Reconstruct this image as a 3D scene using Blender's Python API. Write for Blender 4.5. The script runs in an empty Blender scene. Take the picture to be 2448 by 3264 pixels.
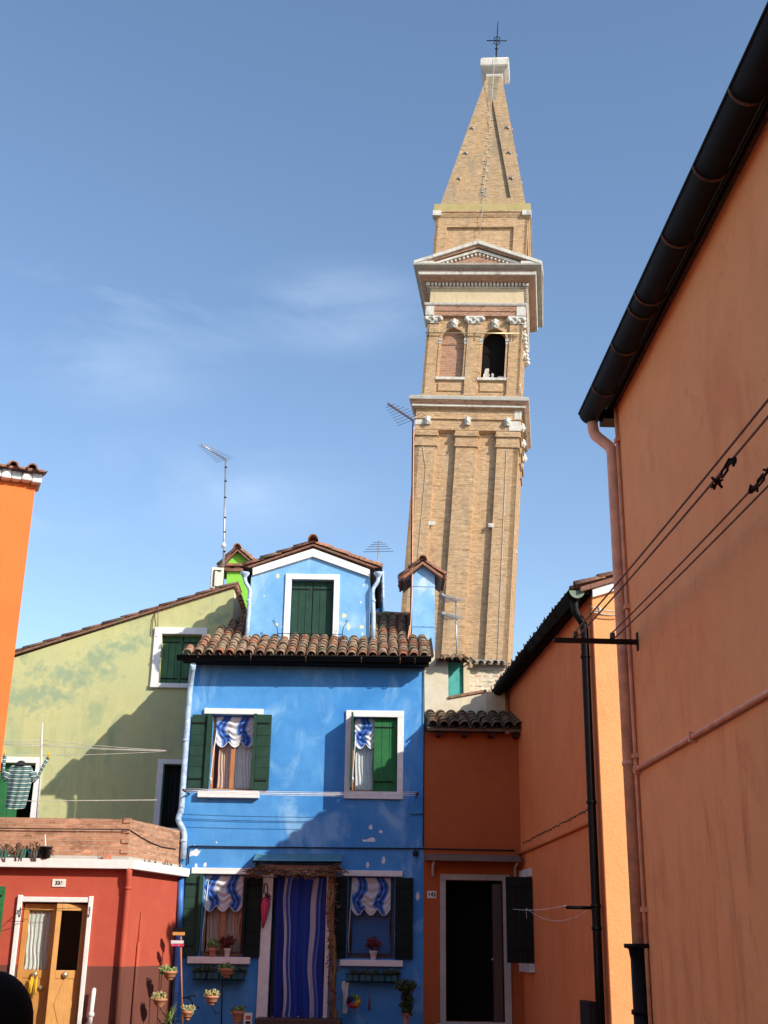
import bpy, math, random
from mathutils import Vector, Matrix
from mathutils.geometry import tessellate_polygon
random.seed(7)
R_ = math.radians
S = bpy.context.scene
COL = S.collection
# ---------------------------------------------------------------- camera
FPX, PW, PH = 3800.0, 2448, 3264
CAM = Vector((0, 0, 1.5))
CROT = Matrix.Rotation(math.pi/2 + R_(20.07), 3, 'X') @ Matrix.Rotation(.016, 3, 'Z')
cd = bpy.data.cameras.new('camera'); cam = bpy.data.objects.new('camera', cd); COL.objects.link(cam)
cam.matrix_world = Matrix.Translation(CAM) @ CROT.to_4x4()
cd.sensor_fit = 'VERTICAL'; cd.sensor_height = 36; cd.sensor_width = 27; cd.lens = FPX/PH*36
cd.clip_start = .05; cd.clip_end = 3000
S.camera = cam
# ---------------------------------------------------------------- light and sky
SUN = Vector((1.14, -1, .83)).normalized()
w = bpy.data.worlds.new('World'); S.world = w; w.use_nodes = True
nt = w.node_tree; nt.nodes.clear()
def N(t, typ, **k):
    n = t.nodes.new(typ)
    for a, b in k.items(): setattr(n, a, b)
    return n
out = N(nt, 'ShaderNodeOutputWorld'); bg = N(nt, 'ShaderNodeBackground'); bg.inputs[1].default_value = .15
sky = N(nt, 'ShaderNodeTexSky', sky_type='NISHITA', sun_disc=False)
sky.sun_elevation = math.asin(SUN.z); sky.sun_rotation = math.atan2(SUN.x, SUN.y)
sky.altitude = 0; sky.air_density = 1.0; sky.dust_density = .6; sky.ozone_density = 1.6
tc = N(nt, 'ShaderNodeTexCoord')
mp = N(nt, 'ShaderNodeMapping'); mp.inputs['Scale'].default_value = (3.2, 3.2, 9.0); mp.inputs['Rotation'].default_value = (0, R_(7), 0)
nz = N(nt, 'ShaderNodeTexNoise'); nz.inputs['Scale'].default_value = 1.6; nz.inputs['Detail'].default_value = 7; nz.inputs['Roughness'].default_value = .55; nz.inputs['Distortion'].default_value = .35
rp = N(nt, 'ShaderNodeMapRange'); rp.inputs[1].default_value = .42; rp.inputs[2].default_value = .78
nt.links.new(tc.outputs['Generated'], mp.inputs[0]); nt.links.new(mp.outputs[0], nz.inputs['Vector']); nt.links.new(nz.outputs[0], rp.inputs[0])
def raydir(x, y): return (CROT @ Vector(((x-1224)/FPX, (1632-y)/FPX, -1))).normalized()
msum = None
for (cx, cy, rad) in ((430, 960, .10), (1050, 980, .075), (720, 1540, .085), (330, 1160, .08), (130, 1620, .05)):
    vd = N(nt, 'ShaderNodeVectorMath', operation='SUBTRACT'); vd.inputs[1].default_value = raydir(cx, cy)
    vs = N(nt, 'ShaderNodeVectorMath', operation='MULTIPLY'); vs.inputs[1].default_value = (.55, .55, 1.6)
    vl = N(nt, 'ShaderNodeVectorMath', operation='LENGTH')
    mr = N(nt, 'ShaderNodeMapRange', interpolation_type='SMOOTHSTEP'); mr.inputs[1].default_value = rad; mr.inputs[2].default_value = 0
    nt.links.new(tc.outputs['Generated'], vd.inputs[0]); nt.links.new(vd.outputs[0], vs.inputs[0]); nt.links.new(vs.outputs[0], vl.inputs[0]); nt.links.new(vl.outputs['Value'], mr.inputs[0])
    if msum is None: msum = mr.outputs[0]
    else:
        ad = N(nt, 'ShaderNodeMath', operation='MAXIMUM'); nt.links.new(msum, ad.inputs[0]); nt.links.new(mr.outputs[0], ad.inputs[1]); msum = ad.outputs[0]
mu = N(nt, 'ShaderNodeMath', operation='MULTIPLY'); nt.links.new(msum, mu.inputs[0]); nt.links.new(rp.outputs[0], mu.inputs[1])
m2 = N(nt, 'ShaderNodeMath', operation='MULTIPLY'); m2.inputs[1].default_value = .36; nt.links.new(mu.outputs[0], m2.inputs[0])
mx = N(nt, 'ShaderNodeMix', data_type='RGBA'); mx.inputs[7].default_value = (4.6, 5.4, 6.6, 1)
nt.links.new(m2.outputs[0], mx.inputs[0]); tn = N(nt, 'ShaderNodeMix', data_type='RGBA', blend_type='MULTIPLY'); tn.inputs[0].default_value = 1; tn.inputs[7].default_value = (.97, 1.0, 1.02, 1); nt.links.new(sky.outputs[0], tn.inputs[6]); nt.links.new(tn.outputs[2], mx.inputs[6]); nt.links.new(mx.outputs[2], bg.inputs[0]); nt.links.new(bg.outputs[0], out.inputs[0])
sl = bpy.data.lights.new('sun', 'SUN'); sl.energy = 3.7; sl.angle = R_(.55); sl.color = (1, .93, .82)
so = bpy.data.objects.new('sun', sl); COL.objects.link(so); so.rotation_euler = SUN.to_track_quat('Z', 'Y').to_euler(); so.location = (10, -10, 20)
S.view_settings.view_transform = 'Standard'; S.view_settings.look = 'None'; S.view_settings.gamma = 1; S.view_settings.exposure = .50
S.cycles.max_bounces = 6; S.cycles.diffuse_bounces = 3
# ---------------------------------------------------------------- planes: a wall face with (u, z, d) coordinates; d grows towards the street
class Pl:
    def __init__(s, x, y, ang, lean=0, z=0):
        a = R_(ang); l = R_(lean); up = Vector((0, 0, 1)); d0 = Vector((math.cos(a), math.sin(a), 0))
        s.d = d0*math.cos(l) - up*math.sin(l); s.up = up*math.cos(l) + d0*math.sin(l); s.n = Vector((math.sin(a), -math.cos(a), 0)); s.o = Vector((x, y, z))
    def W(s, u, d, z): return s.o + s.d*u + s.n*d + s.up*z
    def h(s, x, y, d=0):
        v = CROT @ Vector(((x-1224)/FPX, (1632-y)/FPX, -1))
        t = (s.o + s.n*d - CAM).dot(s.n)/v.dot(s.n); P = CAM + v*t - s.o
        return P.dot(s.d), P.dot(s.up)
    def r(s, x0, y0, x1, y1, d=0):
        xm, ym = (x0+x1)/2, (y0+y1)/2
        return s.h(x0, ym, d)[0], s.h(x1, ym, d)[0], s.h(xm, y1, d)[1], s.h(xm, y0, d)[1]
    def p(s, x, y, d=0):
        u, z = s.h(x, y, d); return s.W(u, d, z)
def frame(o, d, up, n):
    p = Pl(0, 0, 0); p.o, p.d, p.up, p.n = Vector(o), Vector(d).normalized(), Vector(up).normalized(), Vector(n).normalized(); return p
# ---------------------------------------------------------------- mesh builder
class MB:
    def __init__(s): s.v = []; s.f = []; s.uv = []; s.sm = []; s.t = []; s.tint = 0.5; s.m = []
    def mark(s): s.m.append((len(s.v), len(s.f))); return s
    def each(s, name, m, parent=None, **k):      # one object per marked piece
        out = []; ms = s.m + [(len(s.v), len(s.f))]
        for (v0, f0), (v1, f1) in zip(ms, ms[1:]):
            if f1 == f0: continue
            q = MB(); q.v = s.v[v0:v1]; q.f = [[i-v0 for i in f] for f in s.f[f0:f1]]; q.uv = s.uv[f0:f1]; q.sm = s.sm[f0:f1]; q.t = s.t[f0:f1]; out.append(q.build(name, m, parent, **k))
        return out
    def face(s, idx, uv=None, smooth=False):
        s.f.append(idx)
        if uv is None: uv = [(s.v[i].x + s.v[i].y, s.v[i].z) for i in idx]
        s.uv.append(uv); s.sm.append(smooth); s.t.append(s.tint)
    def hexa(s, P, c):      # c: eight (u,d,z)
        b = len(s.v); s.v += [P.W(*q) for q in c]
        for f in ((0,1,5,4),(1,3,7,5),(3,2,6,7),(2,0,4,6),(4,5,7,6),(0,2,3,1)):
            q = [c[i] for i in f]
            du = max(a[0] for a in q)-min(a[0] for a in q); dd = max(a[1] for a in q)-min(a[1] for a in q); dz = max(a[2] for a in q)-min(a[2] for a in q)
            if dd <= min(du, dz): uv = [(a[0], a[2]) for a in q]
            elif du <= min(dd, dz): uv = [(a[1], a[2]) for a in q]
            else: uv = [(a[0], a[1]) for a in q]
            s.face([b+i for i in f], uv)
    def box(s, P, u0, u1, d0, d1, z0, z1, j=0):
        c = [(u, d, z) for z in (z0, z1) for d in (d1, d0) for u in (u0, u1)]
        if j: c = [(u+random.uniform(-j, j), d, z+random.uniform(-j, j)) for u, d, z in c]
        s.hexa(P, c); return s
    def prism(s, P, pts, d0, d1, holes=(), back=True):   # polygon in (u,z), front at d1
        loops = [list(pts)] + [list(h) for h in holes]
        fl = [q for l in loops for q in l]
        tr = tessellate_polygon([[Vector((u, z, 0)) for u, z in l] for l in loops])
        b = len(s.v); n = len(fl)
        s.v += [P.W(u, d1, z) for u, z in fl] + [P.W(u, d0, z) for u, z in fl]
        for t in tr:
            s.face([b+i for i in t], [fl[i] for i in t])
            if back: s.face([b+n+i for i in reversed(t)], [fl[i] for i in reversed(t)])
        k = 0
        for l in loops:
            m = len(l)
            for i in range(m):
                a, c = k+i, k+(i+1) % m
                du = abs(fl[a][0]-fl[c][0]); dz = abs(fl[a][1]-fl[c][1])
                uv = [(d1, fl[a][1]), (d1, fl[c][1]), (d0, fl[c][1]), (d0, fl[a][1])] if dz > du else [(fl[a][0], d1), (fl[c][0], d1), (fl[c][0], d0), (fl[a][0], d0)]
                s.face([b+a, b+c, b+n+c, b+n+a], uv)
            k += m
        return s
    def tube(s, pts, r, n=8, caps=True, smooth=True, arc=None):
        pts = [Vector(p) for p in pts]; rr = r if isinstance(r, (list, tuple)) else [r]*len(pts)
        rings = []; ref = None
        for i, p in enumerate(pts):
            t = ((pts[min(i+1, len(pts)-1)]-p).normalized() + (p-pts[max(i-1, 0)]).normalized())
            if t.length < 1e-6: t = pts[min(i+1, len(pts)-1)]-pts[max(i-1, 0)]
            t.normalize()
            if ref is None:
                ref = Vector((0, 0, 1)) if abs(t.z) < .9 else Vector((1, 0, 0))
            a = (ref - t*ref.dot(t)).normalized(); ref = a; c = t.cross(a)
            b = len(s.v)
            for k in range(n):
                an = 2*math.pi*k/n; s.v.append(p + a*math.cos(an)*rr[i] + c*math.sin(an)*rr[i])
            rings.append(b)
        L = 0
        for i in range(len(pts)-1):
            L2 = L + (pts[i+1]-pts[i]).length
            for k in range(n):
                k2 = (k+1) % n
                s.face([rings[i]+k, rings[i]+k2, rings[i+1]+k2, rings[i+1]+k], [(k/n, L), ((k+1)/n, L), ((k+1)/n, L2), (k/n, L2)], smooth)
            L = L2
        if caps:
            s.face([rings[0]+k for k in reversed(range(n))], [(0, 0)]*n); s.face([rings[-1]+k for k in range(n)], [(0, 0)]*n)
        return s
    def lathe(s, o, prof, n=16, up=Vector((0, 0, 1)), smooth=True):   # prof: (r, z)
        o = Vector(o); up = Vector(up).normalized(); a = up.orthogonal().normalized(); c = up.cross(a); rings = []
        for r, z in prof:
            rings.append(len(s.v))
            for k in range(n):
                an = 2*math.pi*k/n; s.v.append(o + up*z + (a*math.cos(an) + c*math.sin(an))*max(r, .0004))
        for i in range(len(prof)-1):
            for k in range(n):
                k2 = (k+1) % n
                s.face([rings[i]+k, rings[i]+k2, rings[i+1]+k2, rings[i+1]+k], [(k/n, prof[i][1]), ((k+1)/n, prof[i][1]), ((k+1)/n, prof[i+1][1]), (k/n, prof[i+1][1])], smooth)
        return s
    def quad(s, a, b, c, d, uv=None, smooth=False):
        i = len(s.v); s.v += [Vector(a), Vector(b), Vector(c), Vector(d)]; s.face([i, i+1, i+2, i+3], uv or [(0, 0), (1, 0), (1, 1), (0, 1)], smooth)
    def tri(s, a, b, c):
        i = len(s.v); s.v += [Vector(a), Vector(b), Vector(c)]; s.face([i, i+1, i+2], [(0, 0), (1, 0), (0, 1)])
    def grid(s, fn, nu, nv, th=0, smooth=True):    # fn(i/nu, j/nv) -> (point, uv)
        b = len(s.v); uvs = []
        for j in range(nv+1):
            for i in range(nu+1):
                p, uv = fn(i/nu, j/nv); s.v.append(Vector(p)); uvs.append(uv)
        for j in range(nv):
            for i in range(nu):
                q = [j*(nu+1)+i, j*(nu+1)+i+1, (j+1)*(nu+1)+i+1, (j+1)*(nu+1)+i]
                s.face([b+k for k in q], [uvs[k] for k in q], smooth)
        return s
    def build(s, name, m, parent=None, label=None, bevel=0, solid=0):
        me = bpy.data.meshes.new(name); me.from_pydata([tuple(v) for v in s.v], [], s.f)
        me.uv_layers.new(name='UVMap'); me.attributes.new('tint', 'FLOAT', 'CORNER')
        me.uv_layers['UVMap'].data.foreach_set('uv', [c for fi, f in enumerate(s.f) for j in range(len(f)) for c in s.uv[fi][j]])
        me.attributes['tint'].data.foreach_set('value', [s.t[fi] for fi, f in enumerate(s.f) for _ in f])
        me.polygons.foreach_set('use_smooth', s.sm); me.materials.append(m); me.update()
        o = bpy.data.objects.new(name, me); COL.objects.link(o)
        if parent is not None:
            root = parent; inv = Matrix.Identity(4)
            while root is not None:
                if root.type == 'EMPTY': inv = Matrix.Translation(-root.location)
                root = root.parent
            o.parent = parent
            if parent.type == 'EMPTY': o.matrix_parent_inverse = inv
        if label: o['label'] = label
        if bevel:
            b = o.modifiers.new('bevel', 'BEVEL'); b.width = bevel; b.segments = 2; b.limit_method = 'ANGLE'; b.angle_limit = R_(40)
        if solid:
            b = o.modifiers.new('solid', 'SOLIDIFY'); b.thickness = solid; b.offset = 0
        return o
def thing(name, loc, label, cat, group=None):
    o = bpy.data.objects.new(name, None); COL.objects.link(o); o.location = loc; o.empty_display_size = .1
    o['label'] = label; o['category'] = cat
    if group: o['group'] = group
    return o
def tag(o, label, cat, group=None):
    o['label'] = label; o['category'] = cat
    if group: o['group'] = group
    return o
def struct(o): o['kind'] = 'structure'; return o
# ---------------------------------------------------------------- materials
def newmat(name):
    m = bpy.data.materials.new(name); m.use_nodes = True; t = m.node_tree
    return m, t, t.nodes['Principled BSDF']
def noise(t, vec, scale, detail=4, rough=.6, dist=0):
    n = N(t, 'ShaderNodeTexNoise'); n.inputs['Scale'].default_value = scale; n.inputs['Detail'].default_value = detail; n.inputs['Roughness'].default_value = rough; n.inputs['Distortion'].default_value = dist
    t.links.new(vec, n.inputs['Vector']); return n.outputs[0]
def rng(t, v, a, b, lo=0, hi=1, smooth=False):
    n = N(t, 'ShaderNodeMapRange'); n.inputs[1].default_value = a; n.inputs[2].default_value = b; n.inputs[3].default_value = lo; n.inputs[4].default_value = hi
    if smooth: n.interpolation_type = 'SMOOTHSTEP'
    t.links.new(v, n.inputs[0]); return n.outputs[0]
def mixc(t, f, a, b, mode='MIX'):
    n = N(t, 'ShaderNodeMix', data_type='RGBA', blend_type=mode)
    if isinstance(f, (int, float)): n.inputs[0].default_value = f
    else: t.links.new(f, n.inputs[0])
    for i, c in ((6, a), (7, b)):
        if isinstance(c, (tuple, list)): n.inputs[i].default_value = (*c[:3], 1)
        else: t.links.new(c, n.inputs[i])
    return n.outputs[2]
def mth(t, op, a, b=None):
    n = N(t, 'ShaderNodeMath', operation=op)
    for i, c in ((0, a), (1, b)):
        if c is None: continue
        if isinstance(c, (int, float)): n.inputs[i].default_value = c
        else: t.links.new(c, n.inputs[i])
    return n.outputs[0]
def mapped(t, scale=(1, 1, 1), coord='Object'):
    tc = N(t, 'ShaderNodeTexCoord'); mp = N(t, 'ShaderNodeMapping'); mp.inputs['Scale'].default_value = scale
    t.links.new(tc.outputs[coord], mp.inputs[0]); return mp.outputs[0]
def bump(t, b, h, s, d=.01):
    n = N(t, 'ShaderNodeBump'); n.inputs['Strength'].default_value = s; n.inputs['Distance'].default_value = d
    t.links.new(h, n.inputs['Height']); t.links.new(n.outputs[0], b.inputs['Normal'])
def zval(t):
    tc = N(t, 'ShaderNodeTexCoord'); sp = N(t, 'ShaderNodeSeparateXYZ'); t.links.new(tc.outputs['Object'], sp.inputs[0]); return sp.outputs[2]
def plain(name, c, rough=.6, metal=0, var=.15, scale=9, bmp=.15, bscale=60):
    m, t, b = newmat(name); v = mapped(t)
    n1 = noise(t, v, scale); dark = tuple(x*(1-var*1.6) for x in c); lite = tuple(min(1, x*(1+var)) for x in c)
    t.links.new(mixc(t, rng(t, n1, .3, .7), dark, lite), b.inputs['Base Color']); b.inputs['Roughness'].default_value = rough; b.inputs['Metallic'].default_value = metal
    if bmp: bump(t, b, noise(t, v, bscale, 3), bmp, .004)
    if max(c) < .06: b.inputs['Specular IOR Level'].default_value = .12
    return m
def stucco(name, c1, c2, scale=1.2, streak=None, streak_amt=.5, peel=None, peel_z=None, peel_thr=.68, wash=None, wash_amt=.5, grain=.35, rough=.9, band=None, spots=None, low=None, crack=.22):
    m, t, b = newmat(name); v = mapped(t)
    n1 = noise(t, v, scale, 8, .62, .3); n2 = noise(t, v, scale*5.3, 5, .6)
    col = mixc(t, rng(t, n1, .34, .66), c1, c2)
    col = mixc(t, rng(t, n2, .35, .75, 0, .35), col, tuple(x*.80 for x in c1))
    if wash:      # pale salty blooms on the render
        wv = mapped(t, (1.0, 1.0, .6)); nw = noise(t, wv, 1.5, 7, .6, .9)
        col = mixc(t, rng(t, nw, .52, .72, 0, wash_amt, True), col, wash)
    if streak:    # run marks down the wall
        sv = mapped(t, (3.2, 3.2, .45)); ns = noise(t, sv, 1.7, 7, .65, .4); ns2 = noise(t, v, .55, 3)
        sf = mth(t, 'MULTIPLY', rng(t, ns, .5, .7, 0, streak_amt), rng(t, ns2, .38, .62))
        if low: sf = mth(t, 'MULTIPLY', sf, rng(t, zval(t), low[0], low[1], 1, .12, True))
        col = mixc(t, sf, col, streak)
    if band:
        zc, c = band
        nb = noise(t, v, 3, 4); zz = mth(t, 'ADD', zval(t), rng(t, nb, 0, 1, -.012, .012))
        col = mixc(t, rng(t, zz, zc-.004, zc+.004, 1, 0), col, c)
    if peel:
        npn = noise(t, v, 3.1, 9, .62, .5); f = rng(t, npn, peel_thr, peel_thr+.02)
        if peel_z: f = mth(t, 'MULTIPLY', f, rng(t, zval(t), peel_z[0], peel_z[1], 1, 0))
        col = mixc(t, f, col, peel)
    if spots:     # individual places where the paint has come off: (x, z, radius x, radius z)
        tc2 = N(t, 'ShaderNodeTexCoord'); wob = N(t, 'ShaderNodeTexNoise'); wob.inputs['Scale'].default_value = 7; wob.inputs['Detail'].default_value = 5
        t.links.new(tc2.outputs['Object'], wob.inputs['Vector'])
        acc = None
        for (sx, sz, rx, rz) in spots[0]:
            s1 = N(t, 'ShaderNodeVectorMath', operation='SUBTRACT'); s1.inputs[1].default_value = (sx, 0, sz); t.links.new(tc2.outputs['Object'], s1.inputs[0])
            s2 = N(t, 'ShaderNodeVectorMath', operation='MULTIPLY'); s2.inputs[1].default_value = (1/rx, 0, 1/rz); t.links.new(s1.outputs[0], s2.inputs[0])
            s3 = N(t, 'ShaderNodeVectorMath', operation='LENGTH'); t.links.new(s2.outputs[0], s3.inputs[0])
            ff = rng(t, mth(t, 'ADD', s3.outputs['Value'], rng(t, wob.outputs[0], .3, .7, -1.1, 1.1)), *((.75, .9) if len(spots) < 3 else (.2, 1.6)), 1, 0)
            acc = ff if acc is None else mth(t, 'MAXIMUM', acc, ff)
        col = mixc(t, acc, col, spots[1])
    dv = N(t, 'ShaderNodeVectorMath', operation='ADD'); nn_ = N(t, 'ShaderNodeTexNoise'); nn_.inputs['Scale'].default_value = 1.7; nn_.inputs['Detail'].default_value = 6; t.links.new(v, nn_.inputs['Vector'])
    sc_ = N(t, 'ShaderNodeVectorMath', operation='SCALE'); sc_.inputs['Scale'].default_value = .9; t.links.new(nn_.outputs[1], sc_.inputs[0]); t.links.new(v, dv.inputs[0]); t.links.new(sc_.outputs[0], dv.inputs[1])
    vo = N(t, 'ShaderNodeTexVoronoi', feature='DISTANCE_TO_EDGE'); vo.inputs['Scale'].default_value = .75; t.links.new(dv.outputs[0], vo.inputs['Vector'])
    ck_ = mth(t, 'MULTIPLY', rng(t, vo.outputs['Distance'], .0, .007, 1, 0), rng(t, noise(t, v, .8, 3), .50, .56, 0, crack)); col = mixc(t, ck_, col, tuple(x*.45 for x in c1))
    t.links.new(col, b.inputs['Base Color']); b.inputs['Roughness'].default_value = rough; b.inputs['Specular IOR Level'].default_value = .25
    h = mth(t, 'ADD', noise(t, v, 30, 7, .75), mth(t, 'MULTIPLY', noise(t, v, 6, 4), .8)); bump(t, b, h, grain, .012)
    return m
def brickmat(name, c1, c2, mortar, bw, bh, ms, varc=None, lichen=None, uvscale=1, bstr=.5, soot=None):
    m, t, b = newmat(name); v = mapped(t, (1, 1, 1), 'UV')
    br = N(t, 'ShaderNodeTexBrick'); br.inputs['Color1'].default_value = (*c1, 1); br.inputs['Color2'].default_value = (*c2, 1); br.inputs['Mortar'].default_value = (*mortar, 1)
    br.inputs['Scale'].default_value = 1; br.inputs['Brick Width'].default_value = bw; br.inputs['Row Height'].default_value = bh; br.inputs['Mortar Size'].default_value = ms; br.inputs['Mortar Smooth'].default_value = .3; br.inputs['Bias'].default_value = -.1
    t.links.new(v, br.inputs['Vector'])
    ob = mapped(t)
    col = br.outputs[0]
    if varc: col = mixc(t, rng(t, noise(t, ob, .7, 8, .68, .3), .44, .68, 0, .6), col, varc)
    col = mixc(t, rng(t, noise(t, ob, 7, 6, .7), .35, .7, 0, .35), col, tuple(x*.5 for x in c1))
    sv = mapped(t, (5.5, 14, 1), 'UV'); ns = noise(t, sv, 1, 5, .65)
    col = mixc(t, rng(t, ns, .585, .66, 0, .75), col, tuple(x*.34 for x in c1)); col = mixc(t, rng(t, noise(t, mapped(t, (3.5, 11, 1), 'UV'), 1, 4, .6), .56, .66, 0, .55), col, tuple(min(1, x*1.5) for x in c1))
    lv = mapped(t, (1.7, 6.5, 1), 'UV'); nl = noise(t, lv, 1, 6, .75); col = mixc(t, rng(t, nl, .535, .60, 0, .68), col, tuple(x*.42 for x in c1)); col = mixc(t, rng(t, noise(t, mapped(t, (1.2, 4.5, 1), 'UV'), 1.3, 5, .7), .57, .66, 0, .5), col, tuple(min(1, x*1.35+.04) for x in c1))
    if lichen: col = mixc(t, rng(t, noise(t, ob, 1.6, 6, .65), .56, .66, 0, .6), col, lichen)
    if soot: col = mixc(t, rng(t, noise(t, mapped(t, (1, 1, .35)), .9, 8, .7, .5), .52, .72, 0, .8), col, soot)
    t.links.new(col, b.inputs['Base Color']); b.inputs['Roughness'].default_value = .92; b.inputs['Specular IOR Level'].default_value = .2
    bump(t, b, mth(t, 'SUBTRACT', noise(t, ob, 25, 5), br.outputs['Fac']), bstr, .012)
    return m
def tilemat(name, ramp):
    m, t, b = newmat(name); at = N(t, 'ShaderNodeAttribute', attribute_name='tint'); cr = N(t, 'ShaderNodeValToRGB')
    e = cr.color_ramp.elements; e[0].position = 0; e[0].color = (*ramp[0], 1); e[1].position = 1; e[1].color = (*ramp[-1], 1)
    for i, c in enumerate(ramp[1:-1]): q = e.new((i+1)/(len(ramp)-1)); q.color = (*c, 1)
    v = mapped(t); n = noise(t, v, 22, 6, .7); n2 = noise(t, v, 70, 4, .7); n3 = noise(t, v, 2.6, 6, .7)
    t.links.new(at.outputs['Fac'], cr.inputs[0])
    col = mixc(t, rng(t, n, .45, .62, 0, .75), cr.outputs[0], (.075, .06, .045)); col = mixc(t, rng(t, n2, .55, .7, 0, .6), col, (.42, .36, .26)); col = mixc(t, rng(t, n3, .54, .62, 0, .75), col, (.14, .13, .075))
    t.links.new(col, b.inputs['Base Color']); b.inputs['Roughness'].default_value = .95; bump(t, b, n2, .6, .006)
    return m
def woodmat(name, c1, c2, sc=(2, 2, 30), axis='UV', rough=.5):
    m, t, b = newmat(name); tcn = mapped(t, (26, 2.2, 1), 'UV'); n = noise(t, tcn, 1, 6, .6, .8)
    n2 = noise(t, mapped(t), 5, 4)
    col = mixc(t, rng(t, n, .3, .7), c1, c2); col = mixc(t, rng(t, n2, .4, .7, 0, .3), col, tuple(x*.6 for x in c1))
    t.links.new(col, b.inputs['Base Color']); b.inputs['Roughness'].default_value = rough; bump(t, b, n, .25, .004)
    return m
def painted(name, c, chip=None, thr=.7, rough=.5):
    m, t, b = newmat(name); v = mapped(t); n = noise(t, v, 5, 6, .6); fine = noise(t, mapped(t, (1, 1, .25)), 22, 6, .7)
    col = mixc(t, rng(t, n, .3, .7), tuple(x*.72 for x in c), tuple(x*1.15 for x in c))
    if chip: col = mixc(t, rng(t, fine, thr, thr+.03, 0, .8), col, chip)
    t.links.new(col, b.inputs['Base Color']); b.inputs['Roughness'].default_value = rough+.2; b.inputs['Specular IOR Level'].default_value = .2; bump(t, b, noise(t, v, 50, 4), .3, .004)
    return m
def stripemat(name, seq, period, rough=.85, axis=0, transl=0):
    m, t, b = newmat(name); tc = N(t, 'ShaderNodeTexCoord'); sp = N(t, 'ShaderNodeSeparateXYZ'); t.links.new(tc.outputs['UV'], sp.inputs[0])
    fr = mth(t, 'FRACT', mth(t, 'DIVIDE', sp.outputs[axis], period)); cr = N(t, 'ShaderNodeValToRGB'); cr.color_ramp.interpolation = 'CONSTANT'
    e = cr.color_ramp.elements; e[0].position = 0; e[0].color = (*seq[0][1], 1); e[1].position = seq[1][0]; e[1].color = (*seq[1][1], 1)
    for p, c in seq[2:]: q = e.new(p); q.color = (*c, 1)
    t.links.new(fr, cr.inputs[0]); n = noise(t, mapped(t), 30, 4)
    t.links.new(mixc(t, rng(t, n, .3, .7, 0, .25), cr.outputs[0], (.2, .2, .25), 'MULTIPLY'), b.inputs['Base Color']); b.inputs['Roughness'].default_value = rough
    return m
def glassmat():
    m = bpy.data.materials.new('window_glass'); m.use_nodes = True; t = m.node_tree; t.nodes.clear()
    o = N(t, 'ShaderNodeOutputMaterial'); a = N(t, 'ShaderNodeBsdfTransparent'); g = N(t, 'ShaderNodeBsdfGlossy'); g.inputs['Roughness'].default_value = .03; mxs = N(t, 'ShaderNodeMixShader'); mxs.inputs[0].default_value = .02
    a.inputs[0].default_value = (.97, .98, .98, 1)
    t.links.new(a.outputs[0], mxs.inputs[1]); t.links.new(g.outputs[0], mxs.inputs[2]); t.links.new(mxs.outputs[0], o.inputs[0]); return m
def leafmat(name, c1, c2):
    m, t, b = newmat(name); at = N(t, 'ShaderNodeAttribute', attribute_name='tint')
    t.links.new(mixc(t, at.outputs['Fac'], c1, c2), b.inputs['Base Color']); b.inputs['Roughness'].default_value = .6; return m

BF = Pl(0, 20, 0)          # facade of the blue house and of the lane house
def fspots(lst, P=BF): return [(P.p(x, y).x, P.p(x, y).z, a, b) for x, y, a, b in lst]
M = {}
M['blue'] = stucco('blue_render', (.050, .255, .62), (.105, .355, .72), 1.0, wash=(.34, .60, .84), wash_amt=.65, streak=(.05, .20, .52), streak_amt=.4,
    spots=(fspots([(608, 2695, .05, .04), (622, 2722, .07, .05), (626, 2760, .045, .13), (1172, 2678, .09, .035), (1180, 2636, .045, .05), (1212, 2652, .03, .02), (1330, 2720, .05, .05), (1224, 2742, .04, .06), (1172, 2762, .02, .05), (1330, 2850, .03, .06), (690, 2684, .018, .018), (655, 2755, .02, .03)]), (.72, .76, .80)))
M['bluedorm'] = stucco('light_blue_render', (.15, .38, .70), (.25, .50, .76), 1.5, wash=(.48, .66, .82), wash_amt=.7,
    spots=(fspots([(1096, 1962, .035, .05), (884, 1990, .03, .03), (1112, 1999, .02, .04), (1152, 1999, .035, .03), (1150, 1919, .02, .03), (1102, 1942, .02, .02), (842, 1901, .016, .02), (1160, 1866, .02, .03), (1085, 1950, .014, .014), (886, 1834, .02, .03), (1155, 2022, .02, .03), (820, 2035, .10, .04), (860, 2048, .08, .04), (920, 1860, .014, .014), (898, 1998, .02, .02)], Pl(0, 20.5, 0)), (.80, .68, .40)))
M['bluechim'] = stucco('faded_blue_render', (.16, .42, .80), (.34, .58, .86), 1.6, wash=(.72, .78, .84), wash_amt=.75)
M['shadeblue'] = stucco('shaded_blue_render', (.02, .085, .25), (.035, .13, .34), 1.3)  # darker blue in place of the shade on the rear box
M['cream'] = stucco('cream_render', (.66, .56, .38), (.78, .69, .50), 1.4, wash=(.36, .32, .24), wash_amt=.45, streak=(.5, .36, .2), streak_amt=.5)
M['green'] = stucco('yellow_green_render', (.58, .55, .26), (.50, .52, .27), .9, wash=(.30, .38, .22), wash_amt=.7, streak=(.34, .34, .15), streak_amt=.5, spots=(fspots([(40, 2222, .45, .16), (110, 2212, .4, .2), (190, 2160, .4, .18), (250, 2150, .35, .15), (300, 2105, .3, .13), (345, 2088, .25, .10), (400, 2062, .32, .11), (450, 2045, .25, .12), (468, 2025, .12, .14), (180, 2215, .3, .12), (330, 2140, .2, .1), (690, 1975, .2, .12)], Pl(0, 21.95, 0)), (.33, .40, .24), 'soft'))
M['red'] = stucco('red_render', (.48, .088, .055), (.54, .11, .065), 1.1, wash=(.42, .07, .045), wash_amt=.4, band=(1.19, (.17, .062, .045)))
M['orange'] = stucco('bright_orange_render', (.86, .19, .045), (.90, .215, .055), .8)
M['terra'] = stucco('terracotta_render', (.80, .215, .07), (.88, .27, .09), .8, streak=(.50, .16, .08), streak_amt=.5)
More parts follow.
